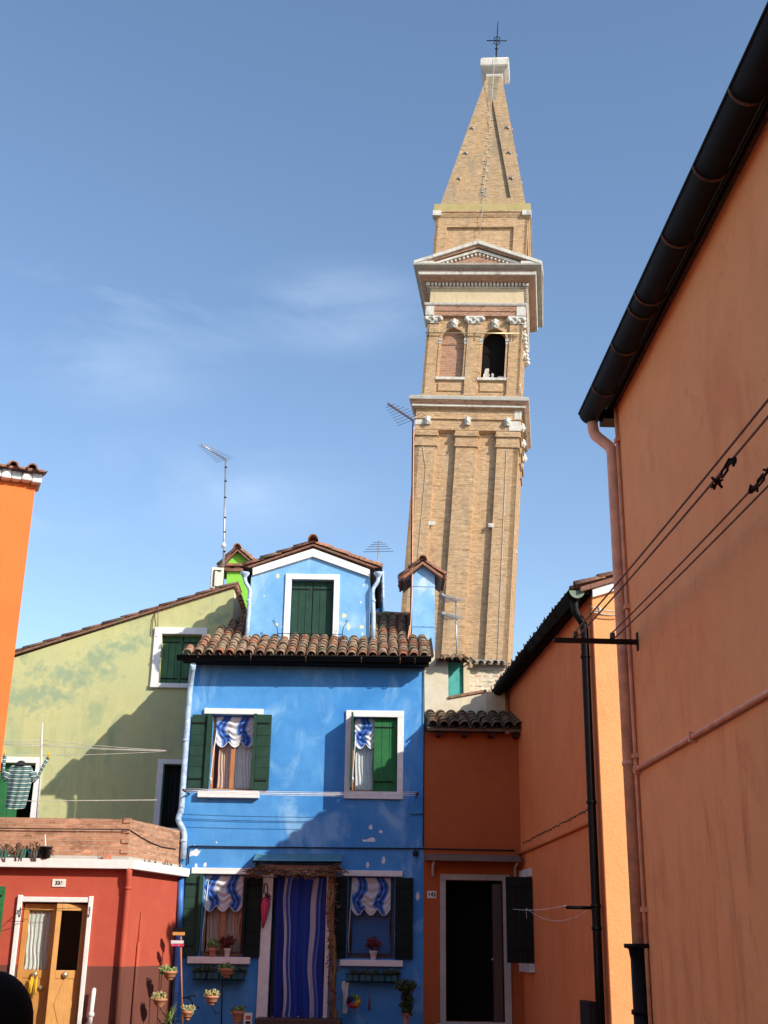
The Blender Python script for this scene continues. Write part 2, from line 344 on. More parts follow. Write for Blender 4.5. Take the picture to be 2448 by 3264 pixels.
M['terra2'] = stucco('pale_orange_render', (.80, .38, .15), (.88, .43, .18), 1.0, grain=.8)
M['lane'] = stucco('brown_red_render', (.44, .105, .032), (.49, .125, .038), .9)
M['big'] = stucco('orange_render', (.95, .385, .155), (.97, .43, .18), .7, streak=(.50, .13, .05), streak_amt=.8, wash=(.80, .28, .11), wash_amt=.6, grain=.75, low=(2.9, 3.6))
M['white'] = plain('white_paint', (.82, .80, .76), .7, var=.06, bmp=.4, bscale=25)
M['lightgreen'] = stucco('lime_green_render', (.26, .62, .07), (.30, .68, .09), 2)
M['dkgreen'] = painted('dark_green_paint', (.022, .062, .042), (.12, .16, .12), .66)
M['midgreen'] = painted('green_paint', (.03, .165, .055), (.3, .4, .3), .72)
M['shgreen'] = painted('faded_green_paint', (.065, .16, .085), (.3, .34, .28), .68)
M['blackgreen'] = painted('black_green_paint', (.008, .014, .012))
M['teal'] = painted('teal_paint', (.09, .42, .40), None)
M['brick'] = brickmat('parapet_brick', (.52, .275, .165), (.45, .225, .13), (.52, .45, .33), .262, .073, .0055, (.50, .27, .17))
M['tower'] = brickmat('old_brick', (.64, .41, .22), (.52, .31, .16), (.55, .42, .28), .27, .10, .012, (.58, .44, .29), bstr=.9, soot=(.32, .24, .16))
M['towerred'] = brickmat('red_old_brick', (.46, .25, .16), (.37, .19, .12), (.50, .38, .28), .27, .10, .012, (.60, .36, .24))
M['spire'] = brickmat('spire_brick', (.54, .36, .20), (.45, .28, .15), (.50, .40, .27), .27, .10, .012, (.38, .31, .22), (.40, .30, .10), bstr=.9, soot=(.26, .22, .16))
M['mossbrick'] = brickmat('grey_mossy_brick', (.30, .25, .18), (.22, .19, .13), (.34, .30, .22), .27, .10, .012, (.34, .31, .22), (.26, .24, .12), soot=(.14, .13, .11))
M['ledge'] = stucco('mossy_plaster', (.44, .35, .15), (.50, .40, .20), 1.5, wash=(.36, .34, .10), wash_amt=.6)
M['stone'] = stucco('istrian_stone', (.60, .57, .50), (.76, .73, .66), 2.6, wash=(.26, .23, .19), wash_amt=.8, streak=(.24, .21, .17), streak_amt=.8)
M['greystone'] = stucco('grey_stone', (.42, .40, .35), (.56, .53, .47), 1.5, wash=(.25, .23, .2), wash_amt=.5)
M['frieze'] = stucco('cream_plaster', (.60, .47, .29), (.68, .56, .38), 1.5, streak=(.35, .25, .14), streak_amt=.6)
M['rubble'] = brickmat('rubble_wall', (.72, .60, .44), (.60, .26, .14), (.74, .66, .50), .16, .09, .03, (.76, .66, .48))
M['tile'] = tilemat('clay_tile', [(.30, .22, .14), (.40, .27, .17), (.34, .16, .09), (.44, .15, .075), (.20, .12, .08), (.36, .27, .17), (.28, .17, .11)])
M['tileold'] = tilemat('brown_clay_tile', [(.14, .085, .05), (.26, .14, .075), (.18, .10, .06), (.30, .19, .10)])
M['tilered'] = tilemat('red_clay_tile', [(.36, .13, .07), (.26, .12, .08), (.46, .19, .11), (.34, .20, .13)])
M['fascia'] = plain('brown_wood', (.05, .028, .02), .8)
M['gutter'] = plain('dark_metal', (.007, .0065, .006), .75, 0)
M['copper'] = plain('copper', (.17, .075, .04), .6, .4, var=.5)
M['verdigris'] = plain('verdigris', (.17, .25, .17), .7)
M['bluepipe'] = plain('pale_blue_painted_pipe', (.44, .58, .74), .5, var=.25, scale=14)
M['bluepipe2'] = plain('blue_painted_pipe', (.06, .20, .58), .5)
M['redpipe'] = plain('red_painted_pipe', (.58, .125, .07), .5)
M['orpipe'] = plain('orange_painted_pipe', (.84, .38, .21), .5)
M['black'] = plain('black_iron', (.012, .011, .011), .5, .3)
M['iron'] = plain('rusty_iron', (.035, .018, .014), .7, .3)
M['steel'] = plain('galvanised_steel', (.42, .43, .44), .4, .6)
M['rustmast'] = plain('rusty_mast', (.12, .05, .035), .7, .2)
M['wire'] = plain('rope', (.55, .50, .42), .9)
M['wirewhite'] = plain('white_line', (.82, .80, .74), .8)
M['wiredark'] = plain('dark_cable', (.03, .03, .035), .7)
M['brownwire'] = plain('brown_wire', (.16, .075, .045), .7)
M['wood'] = woodmat('orange_brown_wood', (.42, .15, .05), (.52, .22, .08))
M['doorwood'] = woodmat('honey_wood', (.55, .25, .06), (.64, .33, .09))
M['darkwood'] = woodmat('dark_wood', (.06, .03, .02), (.10, .05, .03))
M['brass'] = plain('brass', (.62, .52, .30), .35, .7)
M['yellow'] = plain('yellow_tassel', (.85, .52, .02), .8)
M['sheer'] = stripemat('sheer_fabric', [(0, (.62, .62, .60)), (.5, (.70, .70, .68))], .09)
M['peach'] = stripemat('peach_fabric', [(0, (.60, .42, .32)), (.5, (.66, .50, .40))], .09)
BL, LB, WH = (.02, .07, .36), (.12, .28, .60), (.66, .66, .68)
M['check'] = stripemat('blue_white_striped_fabric', [(0, WH), (.28, LB), (.36, BL), (.48, LB), (.54, BL), (.68, LB), (.76, WH)], .30)
M['doorcurt'] = stripemat('blue_curtain_fabric', [(0, (.015, .03, .26)), (.17, (.52, .52, .58)), (.225, (.05, .09, .42)), (.27, (.40, .46, .66)), (.30, (.02, .05, .34)), (.34, (.015, .05, .36)), (.69, (.52, .52, .58)), (.79, (.04, .08, .42)), (.84, (.25, .32, .62)), (.87, (.02, .05, .34))], .80)
M['whitecloth'] = plain('white_fabric', (.78, .78, .80), .9)
M['roller'] = stripemat('blue_blind', [(0, (.008, .15, .38)), (.5, (.01, .18, .44))], .05, axis=1)
M['lace'] = stripemat('lace_fabric', [(0, (.62, .66, .60)), (.45, (.78, .80, .74)), (.7, (.50, .55, .50))], .05)
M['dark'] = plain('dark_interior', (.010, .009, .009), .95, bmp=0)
M['glass'] = glassmat()
M['aw'] = plain('teal_sheet', (.10, .25, .31), .5)
M['slab'] = stucco('grey_concrete', (.17, .13, .11), (.23, .18, .15), 3)
M['terracotta'] = plain('terracotta_pot', (.56, .24, .13), .8)
M['whitepot'] = plain('white_pot', (.72, .70, .70), .5)
M['greenpot'] = plain('green_plastic', (.045, .16, .12), .5)
M['tealpot'] = plain('teal_plastic', (.015, .10, .12), .5)
M['darkpot'] = plain('dark_plastic', (.035, .028, .028), .5)
M['leaf'] = leafmat('succulent_leaf', (.30, .26, .09), (.48, .44, .20))
M['leafd'] = leafmat('dark_leaf', (.03, .05, .02), (.08, .10, .04))
M['leafg'] = leafmat('green_leaf', (.10, .20, .05), (.34, .42, .14))
M['flower'] = leafmat('dark_red_flower', (.10, .015, .015), (.22, .04, .03))
M['dry'] = leafmat('dry_leaf', (.10, .045, .03), (.24, .12, .06))
M['vine'] = leafmat('dry_vine', (.07, .032, .016), (.30, .17, .07))
M['pink'] = stripemat('pink_check_fabric', [(0, (.60, .04, .10)), (.5, (.30, .02, .05)), (.6, (.66, .10, .18))], .09)
M['pave'] = brickmat('stone_paving', (.12, .11, .10), (.15, .14, .12), (.07, .06, .06), .8, .4, .012)
M['ac'] = plain('ivory_metal', (.66, .62, .50), .5, var=.05)
M['hair'] = plain('black_hair', (.006, .005, .006), .8, bmp=.8, bscale=90)
M['coat'] = plain('black_coat', (.010, .010, .014), .9)
M['skin'] = plain('skin', (.50, .30, .22), .6, var=.05)
M['plate'] = plain('white_enamel', (.78, .76, .70), .35, var=.03)
M['ink'] = plain('black_paint', (.02, .02, .03), .5)
# ---------------------------------------------------------------- building blocks
def rect(q): u0, u1, z0, z1 = q; return [(u0, z0), (u1, z0), (u1, z1), (u0, z1)]
def tiles(mb, O, U, Sl, width, length, pitch=.178, expo=.21, lim=None, r=.082, skip_pan=False):
    O, U, Sl = Vector(O), Vector(U).normalized(), Vector(Sl).normalized(); Nn = U.cross(Sl)
    if Nn.z < 0: Nn = -Nn
    nc = int(width/pitch); nr = max(1, int(length/expo))
    for i in range(nc+1):
        u = (i+.5)*width/(nc+1); colu = random.uniform(-.008, .008)
        for j in range(nr):
            s0 = j*length/nr - .03; s1 = s0 + length/nr + .07
            if lim and not lim(u, s0+.05): continue
            mb.tint = random.random(); ju = colu + random.uniform(-.010, .010); s0 += random.uniform(-.022, .02); lift = .045 + random.uniform(-.004, .007); ra = r*random.uniform(.94, 1.05)
            ring = []
            for (s, rr, h) in ((s0, ra, lift), (s1, ra*.78, .012+.02)):
                for dr in (0, -.014):
                    ring.append([O + U*(u+ju+math.cos(a)*(rr+dr)) + Sl*s + Nn*(h + math.sin(a)*(rr+dr)*.95) for a in [math.pi*k/7 for k in range(8)]])
            b = len(mb.v)
            for q in ring: mb.v += q
            for k in range(7):
                mb.face([b+k, b+k+1, b+16+k+1, b+16+k], None, True)          # outer
                mb.face([b+8+k, b+24+k, b+24+k+1, b+8+k+1], None, True)      # inner
                mb.face([b+k, b+8+k, b+8+k+1, b+k+1])                        # visible end
            if not skip_pan:
                up = u + pitch/2; mb.tint = random.random()*.6
                b = len(mb.v)
                for s in (s0-.02, s1):
                    hh = .035 if s == s0-.02 else .012
                    mb.v += [O + U*(up+math.cos(a)*.075) + Sl*s + Nn*(hh+.03 - math.sin(a)*.05) for a in [math.pi*k/5 for k in range(6)]]
                for k in range(5): mb.face([b+k, b+k+1, b+6+k+1, b+6+k], None, True)
    mb.tint = .5
def ridge(mb, A, B, r=.10, step=.36):
    A, B = Vector(A), Vector(B); L = (B-A).length; T = (B-A)/L; up = Vector((0, 0, 1)); side = T.cross(up).normalized(); n = max(1, int(L/step))
    for j in range(n):
        mb.tint = random.random(); s0 = j*L/n-.02; s1 = (j+1)*L/n+.04; b = len(mb.v)
        for s, rr in ((s0, r), (s1, r*.82)):
            for dr in (0, -.016): mb.v += [A + T*s + side*math.cos(a)*(rr+dr) + up*(math.sin(a)*(rr+dr)) for a in [math.pi*k/8 for k in range(9)]]
        for k in range(8):
            mb.face([b+k, b+k+1, b+18+k+1, b+18+k], None, True); mb.face([b+9+k, b+27+k, b+27+k+1, b+9+k+1], None, True); mb.face([b+k, b+9+k, b+9+k+1, b+k+1])
    mb.tint = .5
def halfgutter(mb, A, B, r, side, n=10):
    A, B = Vector(A), Vector(B); side = Vector(side).normalized(); up = Vector((0, 0, 1)); b = len(mb.v)
    for P in (A, B):
        for rr in (r, r-.008): mb.v += [P + side*math.cos(a)*rr - up*math.sin(a)*rr for a in [math.pi*k/n for k in range(n+1)]]
    m = n+1
    for k in range(n):
        mb.face([b+k, b+2*m+k, b+2*m+k+1, b+k+1], None, True); mb.face([b+m+k, b+m+k+1, b+3*m+k+1, b+3*m+k], None, True)
        for e in (0, 2*m): mb.face([b+e+k, b+e+k+1, b+e+m+k+1, b+e+m+k])
    for e in (0, 2*m): mb.face([b+e+k for k in range(m)])
    for k in (0, n): mb.face([b+k, b+m+k, b+3*m+k, b+2*m+k])
    mb.tube([A + side*r, B + side*r], .012, 6)
def shutter(P, u0, u1, z0, z1, d, m, parent, boards=7, th=.035, hinge_u=None, label=None):
    mb = MB(); hgt = (z1-z0)/boards
    for k in range(boards): mb.box(P, u0, u1, d, d+th, z0+k*hgt+.004, z0+(k+1)*hgt-.004)
    mb.box(P, u0+.015, u1-.015, d+.006, d+th-.006, z0+.01, z1-.01)
    o = mb.build('shutter', m, parent, label, bevel=.003)
    h = MB()
    for zz in (z0+.12*(z1-z0), z1-.12*(z1-z0)): h.mark().box(P, u0-.006, u1-.04 if u1-u0 > .2 else u1, d+th, d+th+.006, zz-.012, zz+.012)
    h.each('hinge', M['black'], o)
    return o
def vshutter(P, u0, u1, z0, z1, d, m, parent, boards=3, th=.03, label=None):
    mb = MB(); wd = (u1-u0)/boards
    for k in range(boards): mb.box(P, u0+k*wd+.003, u0+(k+1)*wd-.003, d, d+th, z0, z1)
    o = mb.build('shutter', m, parent, label, bevel=.003)
    h = MB()
    for zz in (z0+.13*(z1-z0), z1-.13*(z1-z0)): h.mark().box(P, u0+.01, u1-.05, d+th, d+th+.006, zz-.012, zz+.012)
    h.each('hinge', M['black'], o)
    return o
def frame4(P, o, i, d0, d1, m, name, parent, label=None, sill=True, j=.003):
    mb = MB(); U0, U1, Z0, Z1 = o; a0, a1, b0, b1 = i
    mb.box(P, U0, a0, d0, d1, b0, b1, j); mb.box(P, a1, U1, d0, d1, b0, b1, j); mb.box(P, U0, U1, d0, d1+.002, b1, Z1, j)
    if sill: mb.box(P, U0, U1, d0, d1+.02, Z0, b0, j)
    return mb.build(name, m, parent, label, bevel=.006)
def casement(P, q, d, m, parent, post=True, name='window_frame', w=.045):
    u0, u1, z0, z1 = q; mb = MB()
    mb.box(P, u0, u0+w, d, d+.05, z0, z1); mb.box(P, u1-w, u1, d, d+.05, z0, z1); mb.box(P, u0+w, u1-w, d, d+.05, z0, z0+w); mb.box(P, u0+w, u1-w, d, d+.05, z1-w, z1)
    if post: c = (u0+u1)/2; mb.box(P, c-w*.8, c+w*.8, d+.004, d+.056, z0+w, z1-w)
    o = mb.build(name, m, parent, bevel=.003)
    MB().box(P, u0+w, u1-w, d+.015, d+.021, z0+w, z1-w).build('pane', M['glass'], o)
    return o
def curtain(P, u0, u1, ztop, zbot, d, m, parent, name='curtain', folds=6, amp=.02, scallop=0, nsc=3, label=None, swag=0, edge=True, lean=0):
    def fn(a, b):
        u = u0+(u1-u0)*a + lean*(1-b)*(1-b); zb = zbot - scallop*abs(math.sin(math.pi*nsc*a)) if scallop else zbot
        dd = d + amp*math.sin(a*folds*2*math.pi + 1.3*math.sin(b*3)) * (.5+.5*(1-b))
        if swag: dd += .022*math.sin(b*30+4*math.sin(math.pi*a))*min(1, 4*a*(1-a)+.2)*(1 if b > .38 else b/.38)
        uo = (.012*math.sin(b*5+a*3)+.006*math.sin(b*13)) if not swag else 0; u += uo
        z = zb + (ztop-zb)*b - (swag*.5*math.sin(math.pi*a)*(1-abs(2*b-1)) if swag else 0)
        if swag: uo = .05*math.sin(math.pi*b)*(a-.5)+.02*math.sin(b*7+u0*9)
        return P.W(u, dd, z), (u-u0-uo*2.2, z)
    mb = MB(); mb.grid(fn, max(24, folds*8), 26); o = mb.build(name, m, parent, label, solid=.006)
    if scallop and edge:
        e = MB(); e.tube([fn(i/40, 0)[0] + P.n*.004 for i in range(41)], .006, 5); e.build('trim', M['whitecloth'], o)
    return o
def downpipe(parent, pts, r, m, clampm=None, clamps=(), name='downpipe', label=None, smooth_n=6):
    P = [Vector(p) for p in pts]; out = [P[0]]
    for i in range(1, len(P)-1):
        a, b, c = P[i-1], P[i], P[i+1]; L = min((b-a).length, (c-b).length)*.45; L = min(L, .12)
        s, e = b+(a-b).normalized()*L, b+(c-b).normalized()*L
        for k in range(smooth_n+1): t = k/smooth_n; out.append(s*(1-t)**2 + b*2*t*(1-t) + e*t*t)
    out.append(P[-1]); mb = MB(); mb.tube(out, r, 14)
    for i in clamps: mb.lathe(i, [(r, -.02), (r*1.18, -.018), (r*1.18, .018), (r, .02)], 14)
    return mb.build(name, m, parent, label)
def sag(a, b, s, n=14): a, b = Vector(a), Vector(b); return [a.lerp(b, i/n) - Vector((0, 0, s*4*(i/n)*(1-i/n))) for i in range(n+1)]
def leaves(mb, c, r, n, size, flat=1, up=0):
    c = Vector(c)
    for _ in range(n):
        mb.tint = random.random(); d = Vector((random.gauss(0, 1), random.gauss(0, 1), random.gauss(0, 1)*flat)).normalized()
        p = c + Vector((d.x*r, d.y*r, d.z*r*flat))*random.uniform(.3, 1); ax = Vector((random.gauss(0, 1), random.gauss(0, 1), random.gauss(0, 1)+up)).normalized(); sd = ax.orthogonal().normalized()
        s = size*random.uniform(.6, 1.3); mb.quad(p, p+ax*s*.5+sd*s*.25, p+ax*s, p+ax*s*.5-sd*s*.25, smooth=True)
    mb.tint = .5
def number(txt, P, u, z, d, size, parent):
    c = bpy.data.curves.new('t', 'FONT'); c.body = txt; c.size = size; c.align_x = 'CENTER'; c.align_y = 'CENTER'; c.extrude = .002; c.offset = .003
    o = bpy.data.objects.new('t', c); COL.objects.link(o); bpy.context.view_layer.update()
    me = bpy.data.meshes.new_from_object(o.evaluated_get(bpy.context.evaluated_depsgraph_get())); bpy.data.objects.remove(o)
    n = bpy.data.objects.new('digits', me)
    for v in me.vertices: v.co = P.W(u+v.co.x, d+v.co.z, z+v.co.y)
    me.materials.clear(); me.materials.append(M['ink']); COL.objects.link(n); n.parent = parent
    root = parent
    return n
# ================================================================ ground
g = MB(); G0 = Pl(0, 0, 0)
struct(MB().box(G0, -400, 400, -400, 400, -.3, -.004).build('ground', M['slab']))
g.quad((-14, -12, 0), (3.2, -12, 0), (3.2, 19.99, 0), (-14, 19.99, 0), [(-14, -12), (3.2, -12), (3.2, 19.99), (-14, 19.99)]); struct(g.build('paving', M['pave']))
# ================================================================ BLUE HOUSE
XL, XR, ZE = -3.225, .73, 6.0
bh = thing('blue_house', (-1.25, 20, 0), 'bright blue house with a light blue dormer and white framed windows', 'house')
W1 = BF.r(672, 2280, 808, 2520); W2 = BF.r(1119, 2286, 1266, 2524); W3 = BF.r(644, 2788, 774, 3049); W4 = BF.r(1108, 2795, 1257, 3055)
D1 = BF.r(862, 2790, 1036, 3241); D1 = (D1[0], D1[1], .42, D1[3])
wl = MB().prism(BF, [(XL, 0), (XR, 0), (XR, 6.1), (XL, 6.1)], -.28, 0, [rect(q) for q in (W1, W2, W3, W4, D1)])
SK = math.tan(R_(16))
# side and back walls (left side follows the skewed party line)
def wq(a, b, z): wl.quad((a[0], a[1], 0), (b[0], b[1], 0), (b[0], b[1], z), (a[0], a[1], z))
wq((XL, 20.28), (XL+SK*2.4, 22.25), 6.0); wq((XR, 20.28), (XR, 22.25), 6.0); wq((XL+SK*2.4, 22.25), (XR, 22.25), 7.2)
wall = wl.build('wall', M['blue'], bh)
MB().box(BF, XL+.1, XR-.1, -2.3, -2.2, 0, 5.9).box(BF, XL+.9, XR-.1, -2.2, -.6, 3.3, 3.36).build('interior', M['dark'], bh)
# roof
SLOPE = .55; Y0 = 19.66; zr = lambda y: ZE + .06 + SLOPE*(y-Y0); YR = 22.2
rf = MB(); sd = Vector((0, 1, SLOPE)).normalized(); Ls = (YR-Y0)*math.sqrt(1+SLOPE**2)
XE0, XE1 = XL-.12, XR+.07
tiles(rf, (XE0, Y0-.02, zr(Y0)), (1, 0, 0), sd, XE1-XE0, Ls, expo=.165, lim=lambda u, s: XE0+u > XL-.14+SK*(s*.894)+.02)
rf.tint = .1
hx = [(XE0, Y0, zr(Y0)-.05), (XE1, Y0, zr(Y0)-.05), (XE1, YR, zr(YR)-.05), (XE0+SK*2.54, YR, zr(YR)-.05)]
for a, b in ((0, 1), (1, 2), (2, 3), (3, 0)): rf.quad(hx[a], hx[b], (hx[b][0], hx[b][1], hx[b][2]+.05), (hx[a][0], hx[a][1], hx[a][2]+.05))
rf.quad(*hx); rf.quad(*[(p[0], p[1], p[2]+.05) for p in hx])
rf.quad((XE0+SK*2.54, YR, zr(YR)-.02), (XE1, YR, zr(YR)-.02), (XE1, YR+2.5, zr(YR)-1), (XE0+1.2, YR+2.5, zr(YR)-1))
ridge(rf, (XE0+SK*2.54, YR, zr(YR)+.02), (XE1, YR, zr(YR)+.02))
roof = rf.build('roof', M['tile'], bh)
gt = MB(); halfgutter(gt, (-3.42, 19.60, 6.03), (.83, 19.60, 6.075), .075, (0, -1, 0)); gt.box(BF, XE0, XE1, .14, .30, 5.97, 6.02); gt.box(BF, XL-.02, XR+.02, .002, .14, 5.98, 6.03)
gutter = gt.build('gutter', M['gutter'], bh)
for x in (632, 800, 975, 1152, 1275, 1322):
    P = BF.p(x, 2108, .4); mb = MB(); mb.tube([(P.x, 19.60-math.cos(a)*.08, 6.05-math.sin(a)*.08) for a in [math.pi*k/8 for k in range(9)]], .008, 5); mb.build('gutter_bracket', M['copper'], gutter)
# downpipe at the left corner
a = [BF.p(616, 2118, .36), BF.p(612, 2146, .22), BF.p(606, 2190, .07), BF.p(578, 2585, .07), BF.p(566, 2612, .07)]
a += [BF.p(589, 2652, .07), BF.p(584, 2738, .07)]
downpipe(bh, a, .048, M['bluepipe'], clamps=[BF.p(592, 2360, .07), BF.p(586, 2680, .07)], label='pale blue upper downpipe')
downpipe(bh, [BF.p(577, 2792, .10), BF.p(572, 2966, .10)], .05, M['bluepipe2'], label='deep blue lower downpipe')
downpipe(bh, [BF.p(572, 2968, .10), BF.p(556, 3264, .10), Vector((-3.2, 19.9, 0))], .06, M['bluepipe2'], label='deep blue downpipe foot')
# dormer
DP = Pl(0, 20.5, 0)
dn = MB(); c = {}
ap = DP.h(1000, 1774)[1]; lu, lz = DP.h(801, 1835); ru, rz = DP.h(1180, 1838)
DB = DP.h(990, 2062)[1]-.15
dw = DP.r(925.5, 1848, 1062, 2050)
au = DP.h(998, 1774)[0]
dn.prism(DP, [(lu, DB), (ru, DB), (ru, rz), (au, ap), (lu, lz)], -.2, 0, [rect(dw)])
dn.box(DP, lu, lu+.15, -2.6, -.2, DB, lz-.05).box(DP, ru-.15, ru, -2.6, -.2, DB, rz-.05)
dn.prism(DP, [(lu, DB), (ru, DB), (ru, rz), (au, ap), (lu, lz)], -2.6, -2.45)
dorm = dn.build('dormer', M['bluedorm'], bh)
# white gable band, tiled roof of the dormer
bb = MB(); L0, L1 = DP.h(806, 1832, .05), DP.h(806, 1811, .05); A0, A1 = DP.h(998, 1773, .05), DP.h(998, 1749, .05); R0, R1 = DP.h(1179, 1837, .05), DP.h(1179, 1815, .05)
bb.prism(DP, [L0, A0, A1, L1], .002, .05); bb.prism(DP, [A0, R0, R1, A1], .002, .05); bb.build('gable_trim', M['white'], dorm, bevel=.004)
dr = MB(); EL = DP.h(785, 1806, .08); ER = DP.h(1205, 1808, .08); AP = DP.h(998, 1733, .08)
for E_, sg in ((EL, -1), (ER, 1)):
    o0 = DP.W(E_[0], .075, E_[1]); t0 = DP.W(AP[0], .075, AP[1]); sv = (t0-o0); 
    tiles(dr, o0 if sg < 0 else o0, (0, 1, 0), sv, 2.2, sv.length, pitch=.2, expo=.3)
    nn = Vector((0, 0, -.035)); dr.tint = .3; q = [o0, t0, t0+Vector((0, 2.2, 0)), o0+Vector((0, 2.2, 0))]
    dr.quad(*q); dr.quad(*[p+nn for p in q]); dr.quad(q[0], q[1], q[1]+nn, q[0]+nn); dr.quad(q[0], q[3], q[3]+nn, q[0]+nn)
ridge(dr, DP.W(AP[0], .16, AP[1]+.06), DP.W(AP[0], -2.2, AP[1]+.06), .095)
dr.build('dormer_roof', M['tilered'], dorm)
frame4(DP, DP.r(906, 1831, 1080, 2056), dw, .002, .03, M['white'], 'window_frame', dorm, sill=False)
MB().box(DP, *DP.r(906, 2049, 1078, 2057)[:2], .002, .05, *DP.r(906, 2048, 1078, 2057)[2:]).build('window_sill', M['white'], dorm, bevel=.004)
um = (dw[0]+dw[1])/2; vshutter(DP, dw[0]+.005, um-.004, dw[2]+.005, dw[3]-.005, -.12, M['dkgreen'], dorm); vshutter(DP, um+.004, dw[1]-.005, dw[2]+.005, dw[3]-.005, -.12, M['dkgreen'], dorm)
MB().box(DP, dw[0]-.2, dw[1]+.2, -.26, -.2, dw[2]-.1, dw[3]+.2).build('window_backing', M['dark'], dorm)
# little iron rail under the dormer window
ir = MB()
def dpp(x, y, d): return DP.p(x, y, d)
ir.tube([dpp(884, 2019, .03), dpp(884, 2019, .22), dpp(1092, 2022, .22), dpp(1092, 2022, .03)], .006, 6)
for x in range(900, 1090, 18): ir.tube([dpp(x, 2020, .22), dpp(x, 2046, .24), dpp(x+2, 2054, .10)], .004, 5)
for x0, s in ((889, -1), (1088, 1)):
    ir.tube([dpp(x0, 2052, .2), dpp(x0+s*10, 2042, .2), dpp(x0+s*3, 2022, .2), dpp(x0+s*6, 2000, .2), dpp(x0+s*14, 1988, .2), dpp(x0+s*20, 1980, .2), dpp(x0+s*17, 1976, .2), dpp(x0+s*11, 1983, .2)], .006, 6)
ir.build('window_rail', M['black'], dorm)
for xs, s in ((790, -1), (1190, 1)):   # dormer downpipes
    hx_ = 780 if s < 0 else 1206
    mb = MB(); mb.lathe(DP.p(hx_, 1838, .10), [(.03, -.04), (.06, .02), (.085, .05), (.085, .075), (.07, .075)], 14)
    pts = [DP.p(hx_, 1838, .10), DP.p(hx_+(2 if s < 0 else -2), 1856, .10), DP.p(797 if s < 0 else 1187, 1878, .07), DP.p(793 if s < 0 else 1191, 1960, .07), DP.p(786 if s < 0 else 1190, 2046, .07)]
    o = downpipe(bh, pts, .036, M['bluepipe'], clamps=[DP.p(793 if s < 0 else 1190, 1915, .07)]); mb.build('hopper', M['bluepipe'], o)
    mb = MB(); halfgutter(mb, DP.W((EL if s < 0 else ER)[0]-.0*s, .16, (EL if s < 0 else ER)[1]-.03), DP.W((EL if s < 0 else ER)[0], -2.6, (EL if s < 0 else ER)[1]-.03), .05, (s, 0, 0)); mb.build('dormer_gutter', M['gutter'], o)
# rear box with its own pipe; its blue is darkened to stand for shade
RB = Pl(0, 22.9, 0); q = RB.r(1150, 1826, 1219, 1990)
MB().box(RB, q[0], q[1], -1.2, 0, q[2]-.4, q[3]).build('rear_wall', M['shadeblue'], bh)
downpipe(bh, [RB.p(1221, 1822, .05), RB.p(1222, 1968, .05)], .022, M['bluepipe'], label='thin rear pipe')
# upstairs windows
def window_group(tagname, q, lint, sill, d=0):
    pass
win1 = casement(BF, (W1[0], W1[1], W1[2], W1[3]), -.17, M['wood'], bh)
MB().box(BF, *BF.r(652, 2260, 840, 2279)[:2], .002, .05, W1[3]+.012, BF.r(652, 2260, 840, 2279)[3]).build('lintel', M['white'], bh, bevel=.006)
MB().box(BF, *BF.r(632, 2521, 827, 2542)[:2], -.05, .10, BF.h(730, 2542, .1)[1], BF.h(730, 2521, .1)[1]).build('window_sill', M['white'], bh, bevel=.006)
curtain(BF, W1[0]+.05, W1[1]-.0, W1[3]-.01, BF.h(740, 2360)[1], -.09, M['check'], win1, 'valance', 3, .012, .10, 3, swag=.10)
curtain(BF, W1[0]+.10, W1[0]+.36, W1[3]-.05, W1[2]+.04, -.215, M['peach'], win1, 'curtain', 5, .014)
curtain(BF, W1[0]+.38, W1[1]-.04, W1[3]-.05, W1[2]+.04, -.215, M['sheer'], win1, 'curtain', 5, .014)
cord = MB(); cord.tube([BF.p(691, 2330, -.05), BF.p(680, 2400, -.04), BF.p(671, 2480, -.03), BF.p(673, 2500, -.03)], .008, 6); cord.lathe(BF.p(672, 2484, -.03), [(0, -.03), (.018, -.02), (.018, .02), (0, .03)], 8); cord.build('pull_cord', M['wirewhite'], win1)
shutter(BF, BF.h(607, 2400)[0], W1[0]-.075, BF.h(640, 2514)[1], BF.h(640, 2279)[1], .03, M['dkgreen'], bh)
MB().box(BF, W1[0]-.075, W1[0]-.02, .01, .11, BF.h(640, 2514)[1], BF.h(640, 2279)[1]).box(BF, W1[0]-.018, W1[0], .0, .05, W1[2], W1[3]).build('shutter_frame', M['dkgreen'], bh)
shutter(BF, W1[1]+.04, BF.h(862, 2400)[0], BF.h(840, 2520)[1], BF.h(840, 2279)[1], .03, M['dkgreen'], bh)
MB().box(BF, W1[1]-.012, W1[1]+.038, .005, .12, BF.h(840, 2518)[1], BF.h(840, 2279)[1]).build('shutter_frame', M['dkgreen'], bh)
fr = frame4(BF, BF.r(1100, 2266, 1286, 2547), W2, .002, .035, M['white'], 'window_frame', bh)
win2 = casement(BF, W2, -.19, M['wood'], fr, post=False)
curtain(BF, W2[0]+.05, W2[0]+.42, W2[3]-.01, BF.h(1160, 2366)[1], -.11, M['check'], win2, 'valance', 2, .012, .09, 2, swag=.08)
curtain(BF, W2[0]+.06, W2[0]+.36, W2[3]-.05, W2[2]+.03, -.225, M['sheer'], win2, 'curtain', 5, .014)
MB().box(BF, W2[0]+.365, W2[0]+.40, -.19, -.14, W2[2], W2[3]).build('window_post', M['wood'], win2)
cord = MB(); cord.tube([BF.p(1134, 2340, -.06), BF.p(1130, 2400, -.04), BF.p(1124, 2470, -.02), BF.p(1126, 2495, -.02)], .007, 6); cord.lathe(BF.p(1124, 2482, -.02), [(0, -.03), (.018, -.02), (.018, .02), (0, .03)], 8); cord.build('pull_cord', M['wirewhite'], win2)
um = W2[0] + (W2[1]-W2[0])*.49
vshutter(BF, um, W2[1]-.004, W2[2]+.01, W2[3]-.005, -.085, M['midgreen'], bh, boards=3, label='closed green shutter leaf')
